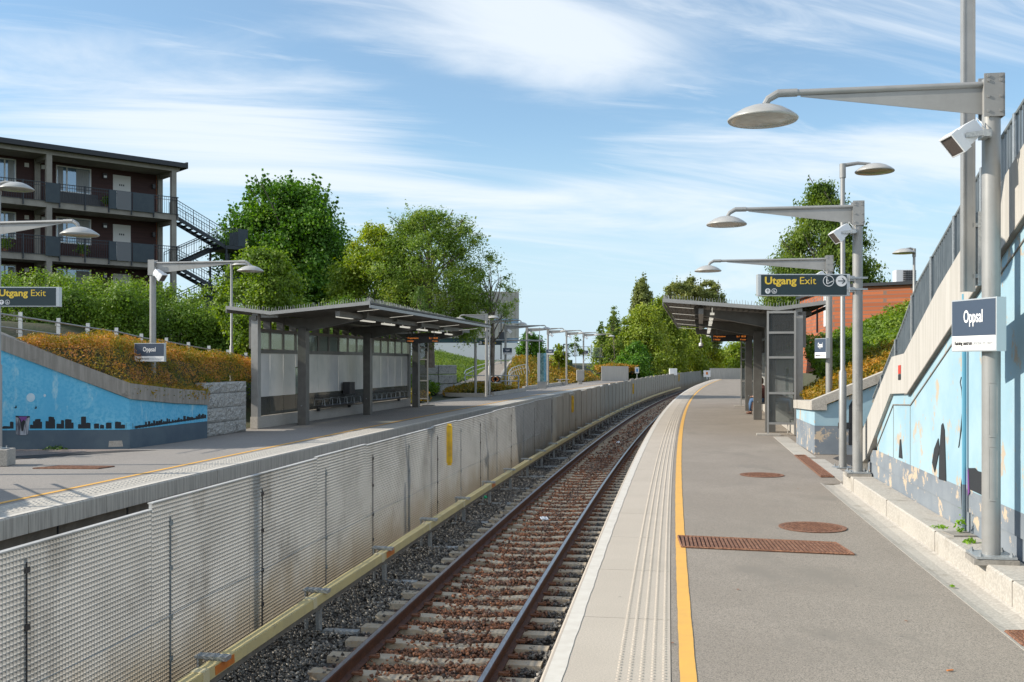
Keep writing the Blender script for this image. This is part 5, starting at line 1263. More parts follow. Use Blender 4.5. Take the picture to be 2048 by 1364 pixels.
def on_mural(px, py):
    """photo point on the two faces of the mural -> world"""
    best = None
    for i in range(len(plan) - 1):
        (x0, y0, _), (x1, y1, _) = plan[i], plan[i + 1]; qv = (px - 1024) / 1990
        den = (x1 - x0) - qv * (y1 - y0); t_ = (qv * y0 - x0) / den
        if -.001 <= t_ <= 1.001:
            X, Y = x0 + t_ * (x1 - x0), y0 + t_ * (y1 - y0); return Vector((X, Y, 2 + (725 - py) * Y / 1990))
    return pix(px, py, 23.1)
def mpoly(mb, pts, lift=.004): 
    p = [on_mural(*q) for q in pts]; mb.prism([v - Vector((0, lift, 0)) + Vector((lift * .4, 0, 0)) for v in p], (-.0, .003, 0))
sk = MB(); random.seed(12)
tops = [(5, 20, 852), (20, 27, 843), (60, 66, 849), (66, 70, 842), (70, 81, 838), (81, 84, 843), (91, 97, 842), (97, 108, 833), (108, 110, 838), (113, 122, 847), (122, 128, 840), (130, 143, 838), (143, 147, 845), (156, 162, 848), (162, 172, 833), (172, 181, 845), (188, 198, 847), (200, 208, 849), (212, 223, 845), (230, 242, 843), (242, 250, 849), (252, 266, 846)]
for a, b, ttop in tops:
    yb = 857; mpoly(sk, [(a, yb), (a, ttop + 1), (a + (b - a) * .3, ttop), (b, ttop + random.uniform(0, 1.5)), (b, yb)], .006)
mpoly(sk, [(4, 857.5), (4, 853.5), (268, 852.5), (268, 856)], .009)
x = 271
while x < 410:
    base_ = 856 - (x - 271) * (856 - 835.0) / 140; w_ = random.uniform(2.5, 5); h_ = random.choice([3, 5, 8, 6, 10]) * (1 if x < 400 else 1.1)
    mpoly(sk, [(x, base_ + 1), (x, base_ - h_), (x + w_, base_ - h_ + random.uniform(0, 1)), (x + w_, base_ + 1)], .006); x += w_ + random.uniform(-.5, 2)
mpoly(sk, [(269.5, 857), (269.5, 852), (340, 842.5), (340, 846.5)], .008); mpoly(sk, [(340.3, 846.5), (340.3, 843), (411, 832), (411, 835.5)], .008)
for c_ in ((31, 814), (71, 815)): mpoly(sk, [(c_[0] - 4, c_[1]), (c_[0] - 1, c_[1] + 1), (c_[0] + 1, c_[1] - 4), (c_[0] + 3, c_[1] + 1), (c_[0], c_[1] + 3)], .005)
wb(sk, 'painted_skyline', m_black, mw)
mb = MB(); mpoly(mb, [(61.5 + 8.5 * math.cos(q), 795 + 8.7 * math.sin(q)) for q in [i * math.pi / 12 for i in range(24)]], .005); mpoly(mb, [(89.5 + 2.5 * math.cos(q), 791 + 3 * math.sin(q)) for q in [i * math.pi / 5 for i in range(10)]], .005); wb(mb, 'painted_moon', m_moon, mw)
mb = MB(); mpoly(mb, [(31, 832), (60, 832.5), (56, 868), (52, 870), (36, 870), (32, 868)], .012); wb(mb, 'painted_bucket', m_silver, mw)
mb = MB(); mpoly(mb, [(31, 831.5), (60, 832), (59.5, 834.5), (47, 838), (31.5, 834)], .015); mpoly(mb, [(38, 836), (52, 836), (49, 848), (46, 862), (43, 862), (41, 845)], .016); wb(mb, 'painted_bucket_inside', m_black, mw)
mb = MB(); mpoly(mb, [(37, 833), (55, 833), (50, 842), (47, 839), (43, 844), (41, 838)], .019); wb(mb, 'painted_purple_drip', m_purple, mw)
mb = MB(); mpoly(mb, [(217, 894), (218, 882), (244, 881), (246, 893)], .004); wb(mb, 'bare_patch', m_conc_pale, mw)
# broken stone and weeds at the mural foot
mb = MB(); q = gp(70, 897); mb.prism([(q.x - .12, q.y - .05, 0), (q.x + .11, q.y - .06, 0), (q.x + .09, q.y - .05, .09), (q.x + .02, q.y - .04, .13)], (0, .12, 0)); tag(mb.build('broken_stone', mat('sandstone', (.55, .33, .20), .9, var=(.4, .24, .15), vscale=20)), 'pinkish broken stone leaning at the foot of the mural', 'stone')
q = gp(118, 897); weed('weed', (q.x, q.y - .06, 0), .26, .17, 420, lf_darkweed, 'spreading weed growing at the foot of the mural', .03)
# rough granite block wall
gw = empty('granite_wall', 'rough granite block wall between the mural and the far shelter', 'stone wall', None, (-8, 27.5, 0))
g0 = Vector((-8.22, 26.5, 0)); g1 = Vector((-7.75, 29.0, 0)); tg = (g1 - g0).normalized(); ng = Vector((tg.y, -tg.x, 0)); random.seed(8)
Lg = (g1 - g0).length; z = 0.0; row = 0
for hh in (.36, .40, .40, .30):
    cuts = [0, Lg * (.48 + .04 * (row % 2)), Lg]; 
    for i in range(2):
        a, b = cuts[i] + .008, cuts[i + 1] - .008; mb = MB(); nx, nz = 14, 6; vs = []; 
        for side in (0, 1):
            for ii in range(nx + 1):
                for kk in range(nz + 1):
                    edge = ii in (0, nx) or kk in (0, nz); bl = 0 if edge else random.uniform(.0, .06)
                    p = g0 + tg * (a + (b - a) * ii / nx) + ng * ((bl - .0) if side == 0 else -.5); vs.append((p.x, p.y, z + .006 + (hh - .012) * kk / nz))
        m1 = (nx + 1) * (nz + 1); fs = []
        for side in (0, 1):
            for ii in range(nx):
                for kk in range(nz): b0 = side * m1 + ii * (nz + 1) + kk; f = (b0, b0 + nz + 1, b0 + nz + 2, b0 + 1); fs.append(f if side == 0 else f[::-1])
        per = [ii * (nz + 1) for ii in range(nx + 1)] + [nx * (nz + 1) + kk for kk in range(1, nz + 1)] + [ii * (nz + 1) + nz for ii in range(nx - 1, -1, -1)] + [kk for kk in range(nz - 1, 0, -1)]
        fs += [(per[i_], per[(i_ + 1) % len(per)], per[(i_ + 1) % len(per)] + m1, per[i_] + m1) for i_ in range(len(per))]
        mb.add(vs, fs); wb(mb, 'granite_block', m_granite, gw)
    z += hh; row += 1
# stair / ramp wall behind, ramp railing
rr = empty('ramp_railing', 'galvanised ramp railing with flat posts above the orange shrubs', 'railing', None, (-11, 26, 2))
pts = [(41, 625, 24), (117, 637, 25.2), (176, 647, 26.3), (233, 656, 27.4), (283, 668, 28.4), (333, 676, 29.5), (377, 685, 30.5), (418, 692, 31.5), (456, 700, 32.6), (492, 706, 33.7)]
rp = [pix(a, b, c) for a, b, c in pts]; pre = rp[0] + (rp[0] - rp[1]) * 1.0; 
dirv = (rp[-1] - rp[0]).normalized(); nrm = Vector((dirv.y, -dirv.x, 0)).normalized()
for p in [pre] + rp:
    mb = MB(); mb.obox(p - Vector((0, 0, .40)), Vector((dirv.x, dirv.y, 0)).normalized() * .012, nrm * .055, (0, 0, .41)); wb(mb, 'railing_post', m_galv, rr)
for dz, r_ in ((-.12, .022), (-.42, .018)):
    mb = MB(); mb.tube([pre + Vector((0, 0, dz)) + nrm * .1 + (pre - rp[0])] + [p + Vector((0, 0, dz)) + nrm * .1 for p in [pre] + rp], r_, 8); wb(mb, 'rail', m_steel, rr)
mb = MB()
for p in [pre] + rp:
    for dz in (-.12, -.42): mb.tube([p + Vector((0, 0, dz)) + nrm * .1 - dirv * .22, p + Vector((0, 0, dz - .09)) + nrm * .1 - dirv * .22, p + Vector((0, 0, dz - .09)) + nrm * .05, p + Vector((0, 0, dz - .09))], .008, 5)
wb(mb, 'rail_bracket', m_lampwhite, rr)
# stair wall and picket railing mirrored on the far platform, just outside the frame (its shadow falls into it)
WL = LE - 4.0
FW0 = 12.6
fw = empty('stair_wall', 'stair parapet with railing just outside the frame, shading the far platform', 'retaining wall', None, P(12, WL, 0))
mb = MB(); wallstrip(mb, rng(FW0, 16.2, .6), -.3, ztop, WL - .25, WL); wb(mb, 'wall', m_conc, fw)
mb = MB(); mb.tube([P(d, WL - .1, zrt(d)) for d in [FW0, 13.3, 14.2, 16.3]], .025, 6); mb.tube([P(d, WL - .1, zrt(d) - .35) for d in [FW0, 13.3, 14.2, 16.3]], .02, 6)
d = FW0
while d < 16.3: T_, N_ = F(d, WL); c = P(d, WL - .1); mb.obox(Vector((c.x, c.y, ztop(d) / 2 + zrt(d) / 2)), N_ * .03, T_ * .03, (0, 0, (zrt(d) - ztop(d)) / 2 + .05)); d += 1.0
wb(mb, 'handrail', m_galv, fw)

# ================================================================== SHRUBS ON THE BANKS
px_ = [-14.5, -11.9, -8.77, -8.42, -8.1, -7.8]
def left_bush(x, y):
    yw = 23.1 - (-8.88 - x) * .071; xr = np.interp(y, [23.1, 26.45, 29.5, 40], [-8.88, -8.1, -7.8, -6.6])
    w1 = np.maximum(0, y - yw - .15); w2 = np.maximum(0, (xr - x) - .12)
    zc1 = 1.42 + (-8.88 - x) * .395; zc2 = np.interp(y, [23.1, 26.4, 26.8, 30], [1.42, 1.15, 1.45, 1.5])
    z = np.minimum(zc1 + .12 + w1 * .95, zc2 + .10 + w2 * 1.25)
    cap = np.minimum(np.interp(y, [22.8, 24, 26.3, 28.4, 31, 33.7], [2.5, 2.6, 2.72, 2.36, 2.16, 1.9]), np.interp(x, [-12, -10.8, -10, -9.2, -8.3], [2.6, 2.76, 2.58, 2.34, 2.15]))
    z = np.minimum(z, cap); return z + .07 * vnoise(x, y, 1.5, 1) * np.clip(np.minimum(w1, w2) * 2, .2, 1) + .03 * vnoise(x, y, 6, 2)
ins = lambda x, y: (y > 23.1 - (-8.88 - x) * .071 + .14) & (x < np.interp(y, [23.1, 26.45, 29.5, 40], [-8.88, -8.1, -7.8, -6.6]) - .1) & (y < 24 + (x + 11.9) * 3.46 - .1)
cover('orange_shrubs', left_bush, 150000, -12.6, -7.3, 22.9, 34, .032, lf_rust, 'rust orange and olive low shrubs filling the bed above the mural', ins, .22, .35)
tag(leaf_object('hanging_shrub_fringe', *(lambda x, y: (np.stack([x, y, left_bush(x, y) - rs.uniform(0, .25, len(x))], 1), np.tile([.3, -1, .3], (len(x), 1))))(*(lambda t: (-8.93 + t * .78 + rs.normal(0, .05, len(t)), 23.25 + t * 3.2 + rs.normal(0, .08, len(t))))(rs.uniform(0, 1, 5000))), .06, lf_rustg, None, .3, .6), 'green shrub sprigs hanging over the end of the mural coping', 'shrubs', None, 'stuff')
def right_bush(x, y):
    o = (x - XE(y)) * .985
    z = 1.05 + np.clip(o - 4.0, 0, 9) * .50 + .12 * vnoise(x, y, 1.3, 4) + .04 * vnoise(x, y, 5, 3)
    return np.minimum(z, 3.1 + .1 * vnoise(x, y, 1.1, 2))
insr = lambda x, y: ((x - XE(y)) * .985 > 4.15) & (y > 22.05 - .17 * (x - 6.6))
cover('orange_shrubs', right_bush, 70000, 6.8, 13.5, 21.0, 29.0, .045, lf_rustg, 'orange and green low shrubs filling the bed behind the pale blue planter', insr, .3, .4)
def right_green(x, y):
    return 1.9 + np.clip(x - 9.5, 0, 9) * .33 + np.clip(y - 29, 0, 12) * .035 + .18 * vnoise(x, y, .9, 7) + .05 * vnoise(x, y, 4, 3)
cover('green_bank_plants', right_green, 60000, 9.0, 19, 28.6, 38.5, .065, lf_hedge2, 'green ground cover on the bank below the brick building', lambda x, y: x > 8.8 + (y - 28.6) * .25, .35, .55)
# far planting beds
def bed(x, y):
    o = (x - XE(y)) * .97; u = -(o + 7.6); return .25 + np.clip(u - 4.3, 0, 5.5) * .42 + .16 * vnoise(x, y, .8, 2) + .05 * vnoise(x, y, 3, 5)
ub = lambda x, y: -((x - XE(y)) * .97 + 7.6)
cover('distant_orange_shrubs', bed, 60000, -6, 14, 70, 112, .11, lf_rustg, 'orange and olive shrubs on the distant bank behind the lamps', lambda x, y: (ub(x, y) > 4.3) & (ub(x, y) < 12) & (x < 7.0 + (y - 90) * .2) & (x > -.7 + (y - 70) * .035), .45, .5)
cover('distant_green_shrubs', lambda x, y: bed(x, y) + .25, 26000, 3, 16, 88, 113, .13, lf_hedge2, 'green shrubs at the end of the distant bank beside the grey concrete wall', lambda x, y: (ub(x, y) > 4.2) & (ub(x, y) < 13) & (x >= 6.2 + (y - 90) * .2), .6, .6)
cover('bank_grass', lambda x, y: .35 + np.clip((y - 66) / 30, 0, 1) * 1.75 + np.clip(-3 - x, 0, 4) * .25 + .08 * vnoise(x, y, 1.2, 3), 24000, -7.5, -1.6, 66, 99, .10, lf_birch, 'rough grass bank left of the rising path', lambda x, y: x < np.interp(y, [66, 76, 96], [-4.6, -2.7, -2.3]), .25, .3)
def isl(x, y): return .30 + .42 * np.exp(-((x + 1.9) ** 2 / 2.8 + (y - 62.5) ** 2 / 14)) + .06 * vnoise(x, y, 1.4, 2)
cover('orange_shrubs', isl, 14000, -4.1, .6, 58.5, 67.5, .08, lf_rustg, 'orange green shrubs in the low concrete planter before the chevron barrier', lambda x, y: (ub(x, y) > 3.35) & (ub(x, y) < 6.2), .3, .5)
cover('green_bank_plants', lambda x, y: .5 + np.clip(-x - 4.5, 0, 6) * .30 + .12 * vnoise(x, y, 1.1, 2), 20000, -11, -4.6, 53, 66, .09, lf_hedge, 'dark green plants beside the far end of the shelter', lambda x, y: ub(x, y) > 6.6, .5, .6)
cover('orange_shrubs', lambda x, y: .55 + .2 * vnoise(x, y, 1.1, 3), 5000, -5.2, -2.2, 46, 51, .07, lf_rustg, 'orange shrub tips just behind the far end screen of the shelter', lambda x, y: (ub(x, y) > 4.3) & (ub(x, y) < 6), .4, .5)
cover('dry_grass', lambda x, y: 1.35 + .3 * np.sin((x - 9) * .5) + .15 * vnoise(x, y, .9, 3), 7000, 9.6, 14.2, 111.4, 116, .13, lf_rust, 'dry orange growth above the distant concrete wall', None, .6, .4)
mb = MB(); 
for a, b, u0 in ((57.5, 67.2, 3.2), ):
    sweep(mb, rect(LE - u0 - .18, LE - u0, 0, .22), rng(a, b, 1.5)); mb.obox((P(a, LE - u0) + P(a + 1.2, LE - u0 - 2.6)) / 2 + Vector((0, 0, .11)), (P(a + 1.2, LE - u0 - 2.6) - P(a, LE - u0)) / 2, F(a)[0] * .09, (0, 0, .11))
tag(mb.build('planter_kerb', m_conc_pale), 'low pale concrete planter edge in front of the chevron barrier', 'planter edge')
mb = MB(); sweep(mb, rect(LE - 4.1, LE - 3.9, 0, .26), rng(70, 88, 1.5)); mb.obox((P(70, LE - 4) + P(71, LE - 6.5)) / 2 + Vector((0, 0, .13)), (P(71, LE - 6.5) - P(70, LE - 4)) / 2, F(70)[0] * .09, (0, 0, .13))
tag(mb.build('planter_kerb', m_conc_pale), 'long pale concrete kerb below the distant orange bank', 'planter edge')

# hedge behind the ramp
def blobs(line, n, r0, r1, seed):
    random.seed(seed); cl = []
    for i in range(n):
        t_ = random.random() * (len(line) - 1); i0 = int(t_); f = t_ - i0; a, b = line[i0], line[min(i0 + 1, len(line) - 1)]
        x = a[0] + (b[0] - a[0]) * f; y = a[1] + (b[1] - a[1]) * f; zb = a[2] + (b[2] - a[2]) * f; zt = a[3] + (b[3] - a[3]) * f
        r = random.uniform(r0, r1); z = zb + random.random() ** .7 * (zt - zb - r * .6); cl.append((x + random.uniform(-.7, .7), y + random.uniform(-1.0, 1.0), z, r))
    return cl
def hedge(name, line, nb, r0, r1, nl, ls, m, label, seed, cat='hedge'):
    cl = blobs(line, nb, r0, r1, seed); p, d_ = clump_points(cl, nl, 1.0); t = empty(name, label, cat, None, (line[0][0], line[0][1], line[0][2]))
    o = leaf_object('foliage', p, d_ + [0, -.3, .4], ls, m, t, .6, .6); o.location = -t.location
    mb = MB(); random.seed(seed)
    for c in random.sample(cl, min(30, nb)): limb(mb, (c[0], c[1], line[0][2] - 1.2), c[:3], .04, .012, .1, 5)
    wb(mb, 'stems', m_bark, t); return t
hedge('hedge', [(-27, 31, 1.6, 4.9), (-20, 33.5, 1.6, 5.0), (-14.5, 36, 1.4, 4.9), (-10.5, 38, 1.0, 4.1), (-7, 40, .8, 3.6)], 260, .5, .9, 240000, .047, lf_hedge, 'long dense green hedge on the bank behind the ramp railing', 3)
hedge('shrub_row', [(-27, 33.5, 3.5, 5.3), (-19, 36, 3.6, 5.35), (-14, 38.5, 3.2, 5.3), (-11, 40, 3, 4.9)], 110, .3, .7, 70000, .052, lf_hedge2, 'loose lighter shrub tops rising behind the long hedge', 9, 'shrubs')
hedge('hedge', [(-14, 52, 1, 5.2), (-9.5, 53, 1, 5.6), (-6.6, 54, .8, 4.6)], 100, .6, 1.1, 60000, .10, lf_hedge, 'green thicket rising behind the far shelter roof', 5)

# ================================================================== TREES
tree('maple_tree', (-14.9, 65.5, 2.4), 11.6, 8.4, ell, 170, 140000, .095, lf_maple, 'dense dark green maple beside the apartment stairs', None, .10, .17, trunk_r=.3, seed=4, aspect=.75, fill=.35, spikes=70)
tree('maple_tree', (-11.9, 66, 2.2), 7.6, 5.4, ell, 70, 40000, .095, lf_maple, 'lower dark green maple leaning out right of the big one', None, .05, .28, trunk_r=.12, seed=14, aspect=.8, fill=.3)
tree('bush', (-15.0, 21.4, -.1), 3.2, 2.6, ell, 40, 14000, .08, lf_hedge, 'unseen bush added outside the frame to shade the mural paving', None, .02, .3, trunk_r=.08, seed=41, cat='bush')  # invented bush out of view, added for its shade on the paving
tree('young_tree', (-8.9, 35.2, 1.6), 4.5, 3.2, ell, 70, 40000, .055, lf_hedge2, 'light green young tree in front of the dark maple', None, .1, .17, trunk_r=.07, seed=6, aspect=.6)
tree('ash_tree', (-7.9, 58, 2), 8.4, 6.2, dome, 130, 44000, .09, lf_light, 'loose yellow green tree standing between the maple and the willow', None, .15, .15, trunk_r=.15, seed=7, aspect=.55)
tree('willow_tree', (-4.7, 57, 2), 8.8, 7.3, ell, 200, 80000, .08, lf_willow, 'broad round olive willow above the far end of the shelter', None, .1, .13, trunk_r=.26, seed=8, aspect=.35, fill=.4, limbs=30)
tree('willow_tree', (-1.2, 59, 1.5), 6.8, 4.0, dome, 50, 2600, .08, lf_willow, 'sparse outer willow with bare twigs in front of the white building', None, .42, .12, trunk_r=.14, seed=18, aspect=.32, limbs=30)
tree('young_conifer', (-4.6, 49.5, 2.8), 3.0, 2.0, cone, 34, 9000, .05, lf_conifer, 'small pale green young conifer behind the shelter roof', None, .1, .16, trunk_r=.05, seed=9, aspect=.2)
tree('birch_tree', (16.2, 52, 3.2), 8.2, 7.2, birchp, 170, 80000, .075, lf_birch, 'tall weeping birch behind the exit sign', None, .04, .13, trunk_r=.2, seed=10, droop=.6, aspect=.5, fill=.35, limbs=24)
tree('young_tree', (22.1, 60, 4), 3.9, 1.6, ell, 22, 5000, .07, lf_light, 'slim pale young tree beyond the brick roof', None, .05, .25, trunk_r=.04, seed=11)
tree('poplar_tree', (19.6, 150, 0), 14.9, 7.0, cone2, 150, 34000, .17, lf_poplar, 'tall narrow grey green poplar beyond the end of the platforms', None, .15, .14, trunk_r=.25, seed=21)
tree('poplar_tree', (28.0, 170, 0), 15.9, 6.6, ell, 110, 22000, .18, lf_poplar, 'left one of the wide poplars rising behind the near shelter roof', 'poplars behind the shelter roof', .2, .15, trunk_r=.25, seed=22)
tree('poplar_tree', (34.0, 172, 0), 16.3, 6.4, ell, 110, 22000, .18, lf_poplar, 'right one of the wide poplars rising behind the near shelter roof', 'poplars behind the shelter roof', .2, .15, trunk_r=.25, seed=23)
tree('poplar_tree', (30.9, 171, 0), 16.7, 6.0, ell, 110, 24000, .18, lf_poplar, 'middle one of the wide poplars rising behind the near shelter roof', 'poplars behind the shelter roof', .2, .15, trunk_r=.25, seed=43)
tree('willow_tree', (16.2, 124, 0), 9.2, 8.0, dome, 90, 30000, .15, lf_far, 'bushy yellow green willow at the end of the far platform', 'willows beyond the barrier', .03, .2, trunk_r=.16, seed=24, droop=.3)
tree('willow_tree', (20.6, 138, 0), 11.0, 8.5, dome, 80, 26000, .16, lf_far, 'tallest of the yellow green willows behind the concrete barrier', 'willows beyond the barrier', .03, .2, trunk_r=.16, seed=25, droop=.3)
tree('willow_tree', (25.3, 148, 0), 9.6, 9.0, dome, 70, 24000, .17, lf_far, 'low yellow green willow just left of the departure board', 'willows beyond the barrier', .03, .2, trunk_r=.16, seed=26, droop=.3)
tree('lime_green_tree', (33.0, 172, 0), 6.0, 8.0, dome, 50, 16000, .19, lf_yel, 'bright lime yellow tree at the far end of the track', None, .03, .22, trunk_r=.15, seed=27)
tree('young_tree', (45, 195, 0), 6.4, 13, dome, 50, 16000, .22, lf_light, 'pale green trees seen under the near shelter roof', None, .03, .2, trunk_r=.15, seed=28)
tree('sapling', (12.1, 118, 0), 8.8, 3.2, cone2, 90, 7000, .10, lf_birch, 'thin tall sapling left of the tall poplar', None, .15, .13, trunk_r=.07, seed=29)
tree('sapling', (10.8, 121, 0), 7.0, 2.2, cone2, 60, 4000, .10, lf_birch, 'thinner sapling beside the end of the distant lamps', None, .2, .14, trunk_r=.05, seed=30)
tree('willow_tree', (13.2, 130, 0), 7.0, 6.5, dome, 70, 20000, .15, lf_far, 'low yellow green willow behind the thin saplings', 'willows beyond the barrier', .03, .2, trunk_r=.12, seed=52, droop=.3)
tree('bush', (14.4, 116, 0), 4.4, 4.4, dome, 40, 11000, .13, lf_maple, 'dark green bush at the end of the grey concrete wall', None, .02, .22, trunk_r=.08, seed=31, cat='bush')
tree('round_bush', (1.9, 106, 1.0), 4.2, 3.4, ell, 40, 10000, .13, lf_maple, 'round dark green bush beside the white building', None, .02, .24, trunk_r=.08, seed=32, cat='bush')
tree('bush', (4.7, 100, 1.6), 2.2, 2.2, dome, 20, 3500, .10, lf_yel, 'small yellow green bush behind the distant station signs', None, .02, .24, trunk_r=.04, seed=33, cat='bush')
tree('sapling', (6.3, 98, 1.6), 3.2, 1.5, dome, 14, 900, .09, lf_birch, 'wispy sapling in front of the distant mesh gate', None, .2, .16, trunk_r=.03, seed=34)

# ================================================================== APARTMENT BUILDING
B0 = Vector((-19.2, 56.8, 0)); ax_ = Vector((-.737, -.676, 0)).normalized(); dp = Vector((-.676, .737, 0)).normalized(); Z = Vector((0, 0, 1))
G = lambda a, e, z: B0 + ax_ * a + dp * e + Z * z
def gb(mb, a0, a1, e0, e1, z0, z1): return mb.obox(G((a0 + a1) / 2, (e0 + e1) / 2, (z0 + z1) / 2), ax_ * (a1 - a0) / 2, dp * (e1 - e0) / 2, Z * (z1 - z0) / 2)
ap = empty('apartment_building', 'dark red three storey apartment block with concrete access galleries and outside stair', 'apartment building', None, G(5, 2, 4))
LV = [4.75, 7.55, 10.35]; AE = 15.0; EW = 1.9
for lv in LV:
    mb = MB(); gb(mb, .35, AE, EW, EW + .25, lv, lv + 2.85); wb(mb, 'facade_wall', m_cladding, ap)
mb = MB(); gb(mb, .1, .34, EW + .02, 12, 3, 13.45); wb(mb, 'brick_gable', m_orangebrick, ap)
mb = MB(); gb(mb, .34, AE, EW + .25, 12, 3, 13.3); wb(mb, 'building_core', m_cladding, ap)
for lv in LV + [13.12]:
    top = lv > 13
    mb = MB(); gb(mb, -.12 if not top else -.2, AE, -.10, EW, lv - .20, lv - .02); 
    gb(mb, -.12, AE, -.12, .06, lv - .24, lv + (.10 if not top else .0)); 
    if not top: gb(mb, -.12, AE, .07, .12, lv - .02, lv + .0)
    wb(mb, 'gallery_slab', m_bconcrete, ap)
for a in (0.0, 6.9, 13.8):
    for e in (0, EW - .02):
        mb = MB(); gb(mb, a - .14 + .14 * (a == 0), a + .14 + .14 * (a == 0), e - .13, e + .13, 3, 13.1); wb(mb, 'gallery_column', m_bconcrete, ap)
    for lv in LV[1:] + [13.12]: mb = MB(); gb(mb, a - .11 + .14 * (a == 0), a + .11 + .14 * (a == 0), .1, EW - .1, lv - .45, lv - .2); wb(mb, 'cross_beam', m_bconcrete, ap)
mb = MB(); gb(mb, -.45, AE, -.45, 12.3, 13.13, 13.24); gb(mb, -.47, AE, -.50, -.40, 13.10, 13.36); gb(mb, -.52, -.42, -.5, 12.3, 13.06, 13.42); rf = wb(mb, 'roof', m_rooftrim, ap)
mb = MB(); gb(mb, .0, .9, 3.2, 4.1, 13.2, 13.72); gb(mb, -.1, 1.0, 3.1, 4.2, 13.72, 13.8); wb(mb, 'chimney', m_bconcrete, rf)
for a, e in ((9.0, 3), (7.4, 3.0)):
    mb = MB(); b = G(a, e, 13.2); mb.tube([b, b + Z * .75], .07, 8); mb.tube([b + Z * .72, b + Z * .85], .12, 8); wb(mb, 'vent_pipe', m_rooftrim, rf)
def window(a0, a1, z0, z1, split):
    mb = MB()
    for x0, x1 in ((a0, a0 + .07), (a1 - .07, a1), (split - .035, split + .035)): gb(mb, x0, x1, EW - .04, EW + .05, z0, z1)
    gb(mb, a0 + .07, a1 - .07, EW - .038, EW + .05, z0, z0 + .07); gb(mb, a0 + .07, a1 - .07, EW - .038, EW + .05, z1 - .07, z1); w_ = wb(mb, 'window', m_wframe, ap)
    mb = MB(); gb(mb, a0 + .05, a1 - .05, EW - .01, EW + .0, z0 + .04, z1 - .04); wb(mb, 'pane', m_curtain, w_)
    mb = MB(); gb(mb, a0 + .09, a0 + .09 + (split - a0) * .55, EW - .018, EW - .011, z0 + .1, z1 - .1); wb(mb, 'curtain', m_door_grey, w_); mb = MB(); gb(mb, a1 - .38, a1 - .1, EW - .018, EW - .011, z0 + .1, z1 - .1); wb(mb, 'curtain', m_door_grey, w_)
def pick(mb, a0, a1, z0, st_=.12):
    a = a0
    while a < a1: gb(mb, a - .008, a + .008, -.178, -.162, z0 + .10, z0 + 1.02); a += st_
for i, lv in enumerate(LV):
    window(4.05, 5.92, lv + .98, lv + 2.42, 5.35); window(7.95, 9.7, lv + .98, lv + 2.42, 8.5); window(10.9, 12.7, lv + .98, lv + 2.42, 12.1)
    for a0 in (1.84, 10.0 - 1.2 * 0 - .25 + 0):
        if a0 > 9: a0 = 13.0
        mb = MB(); gb(mb, a0, a0 + 1.0, EW - .03, EW + .02, lv + .04, lv + 2.28); dr = wb(mb, 'front_door', m_door, ap)
        mb = MB(); 
        for k in range(3): gb(mb, a0 + .37 + .11 * k, a0 + .44 + .11 * k, EW - .035, EW - .03, lv + 1.68, lv + 1.78)
        wb(mb, 'house_number', m_dark, dr)
        mb = MB(); gb(mb, a0 + .86, a0 + .93, EW - .06, EW - .03, lv + 1.05, lv + 1.1); wb(mb, 'door_handle', m_galv, dr)
    mb = MB(); gb(mb, 3.20, 3.42, EW - .12, EW - .0, lv + 2.0, lv + 2.28); lw = wb(mb, 'wall_lamp', m_dark, ap); mb = MB(); gb(mb, 3.23, 3.39, EW - .14, EW - .12, lv + 2.03, lv + 2.15); wb(mb, 'lamp_glass', m_wht, lw)
    mb = MB(); gb(mb, .45, .6, EW - .15, EW - .0, lv + 1.75, lv + 2.0); wb(mb, 'wall_lamp', m_dark, ap)
    for a in (6.45, 7.3): mb = MB(); gb(mb, a, a + .22, EW - .02, EW + .01, lv + 2.1, lv + 2.32); wb(mb, 'air_vent', m_door, ap)
    # railings
    mb = MB(); gb(mb, -.1, AE, -.19, -.15, lv + 1.02, lv + 1.06); gb(mb, -.1, AE, -.185, -.155, lv + .86, lv + .885); gb(mb, -.1, AE, -.185, -.155, lv + .08, lv + .105); pick(mb, 0, AE, lv)
    for a in [.0, 1.35, 2.6, 3.84, 5.1, 6.4, 8.2, 9.8, 11.4, 13]: gb(mb, a - .025, a + .025, -.21, -.14, lv - .2, lv + 1.08)
    wb(mb, 'gallery_railing', m_navy, ap)
    for a0, a1, m_ in ((1.38, 2.55, m_navypanel), (3.45, 3.84, m_navypanel), (2.65, 3.42, m_greypanel), (6.42, 7.12, m_navypanel)):
        mb = MB(); gb(mb, a0, a1, -.24, -.215, lv + .02, lv + 1.04); wb(mb, 'balcony_screen', m_, ap)
mb = MB(); gb(mb, 4.0, 6.3, .5, 1.0, LV[2] + .05, LV[2] + .55); gb(mb, 4.0, 6.3, .95, 1.1, LV[2] + .5, LV[2] + .85); tag(wb(mb, 'balcony_sofa', m_dark, None), 'dark garden sofa on the top gallery', 'sofa')
# balcony things on the galleries
for a, lv, r_, h_, lb in ((5.0, LV[1], .16, .5, 'small potted shrub on the middle gallery behind the railing'), (3.7, LV[2], .13, .45, 'small potted shrub on the top gallery near the door'), (8.9, LV[1], .18, .55, 'potted shrub on the middle gallery near the frame edge')):
    c = G(a, .45, lv); t_ = empty('potted_plant', lb, 'plant', None, c); mb = MB(); mb.lathe([(.001, 0), (r_ * .7, 0), (r_, .3), (r_ * .9, .3), (.001, .28)], (0, 0, 0), 12); mb.build('pot', m_clip, t_)
    p_ = rs.normal(0, 1, (260, 3)) * [r_, r_, h_ * .3] + [0, 0, .3 + h_ * .5]; leaf_object('foliage', p_, rs.normal(0, 1, (260, 3)), .06, lf_hedge, t_)
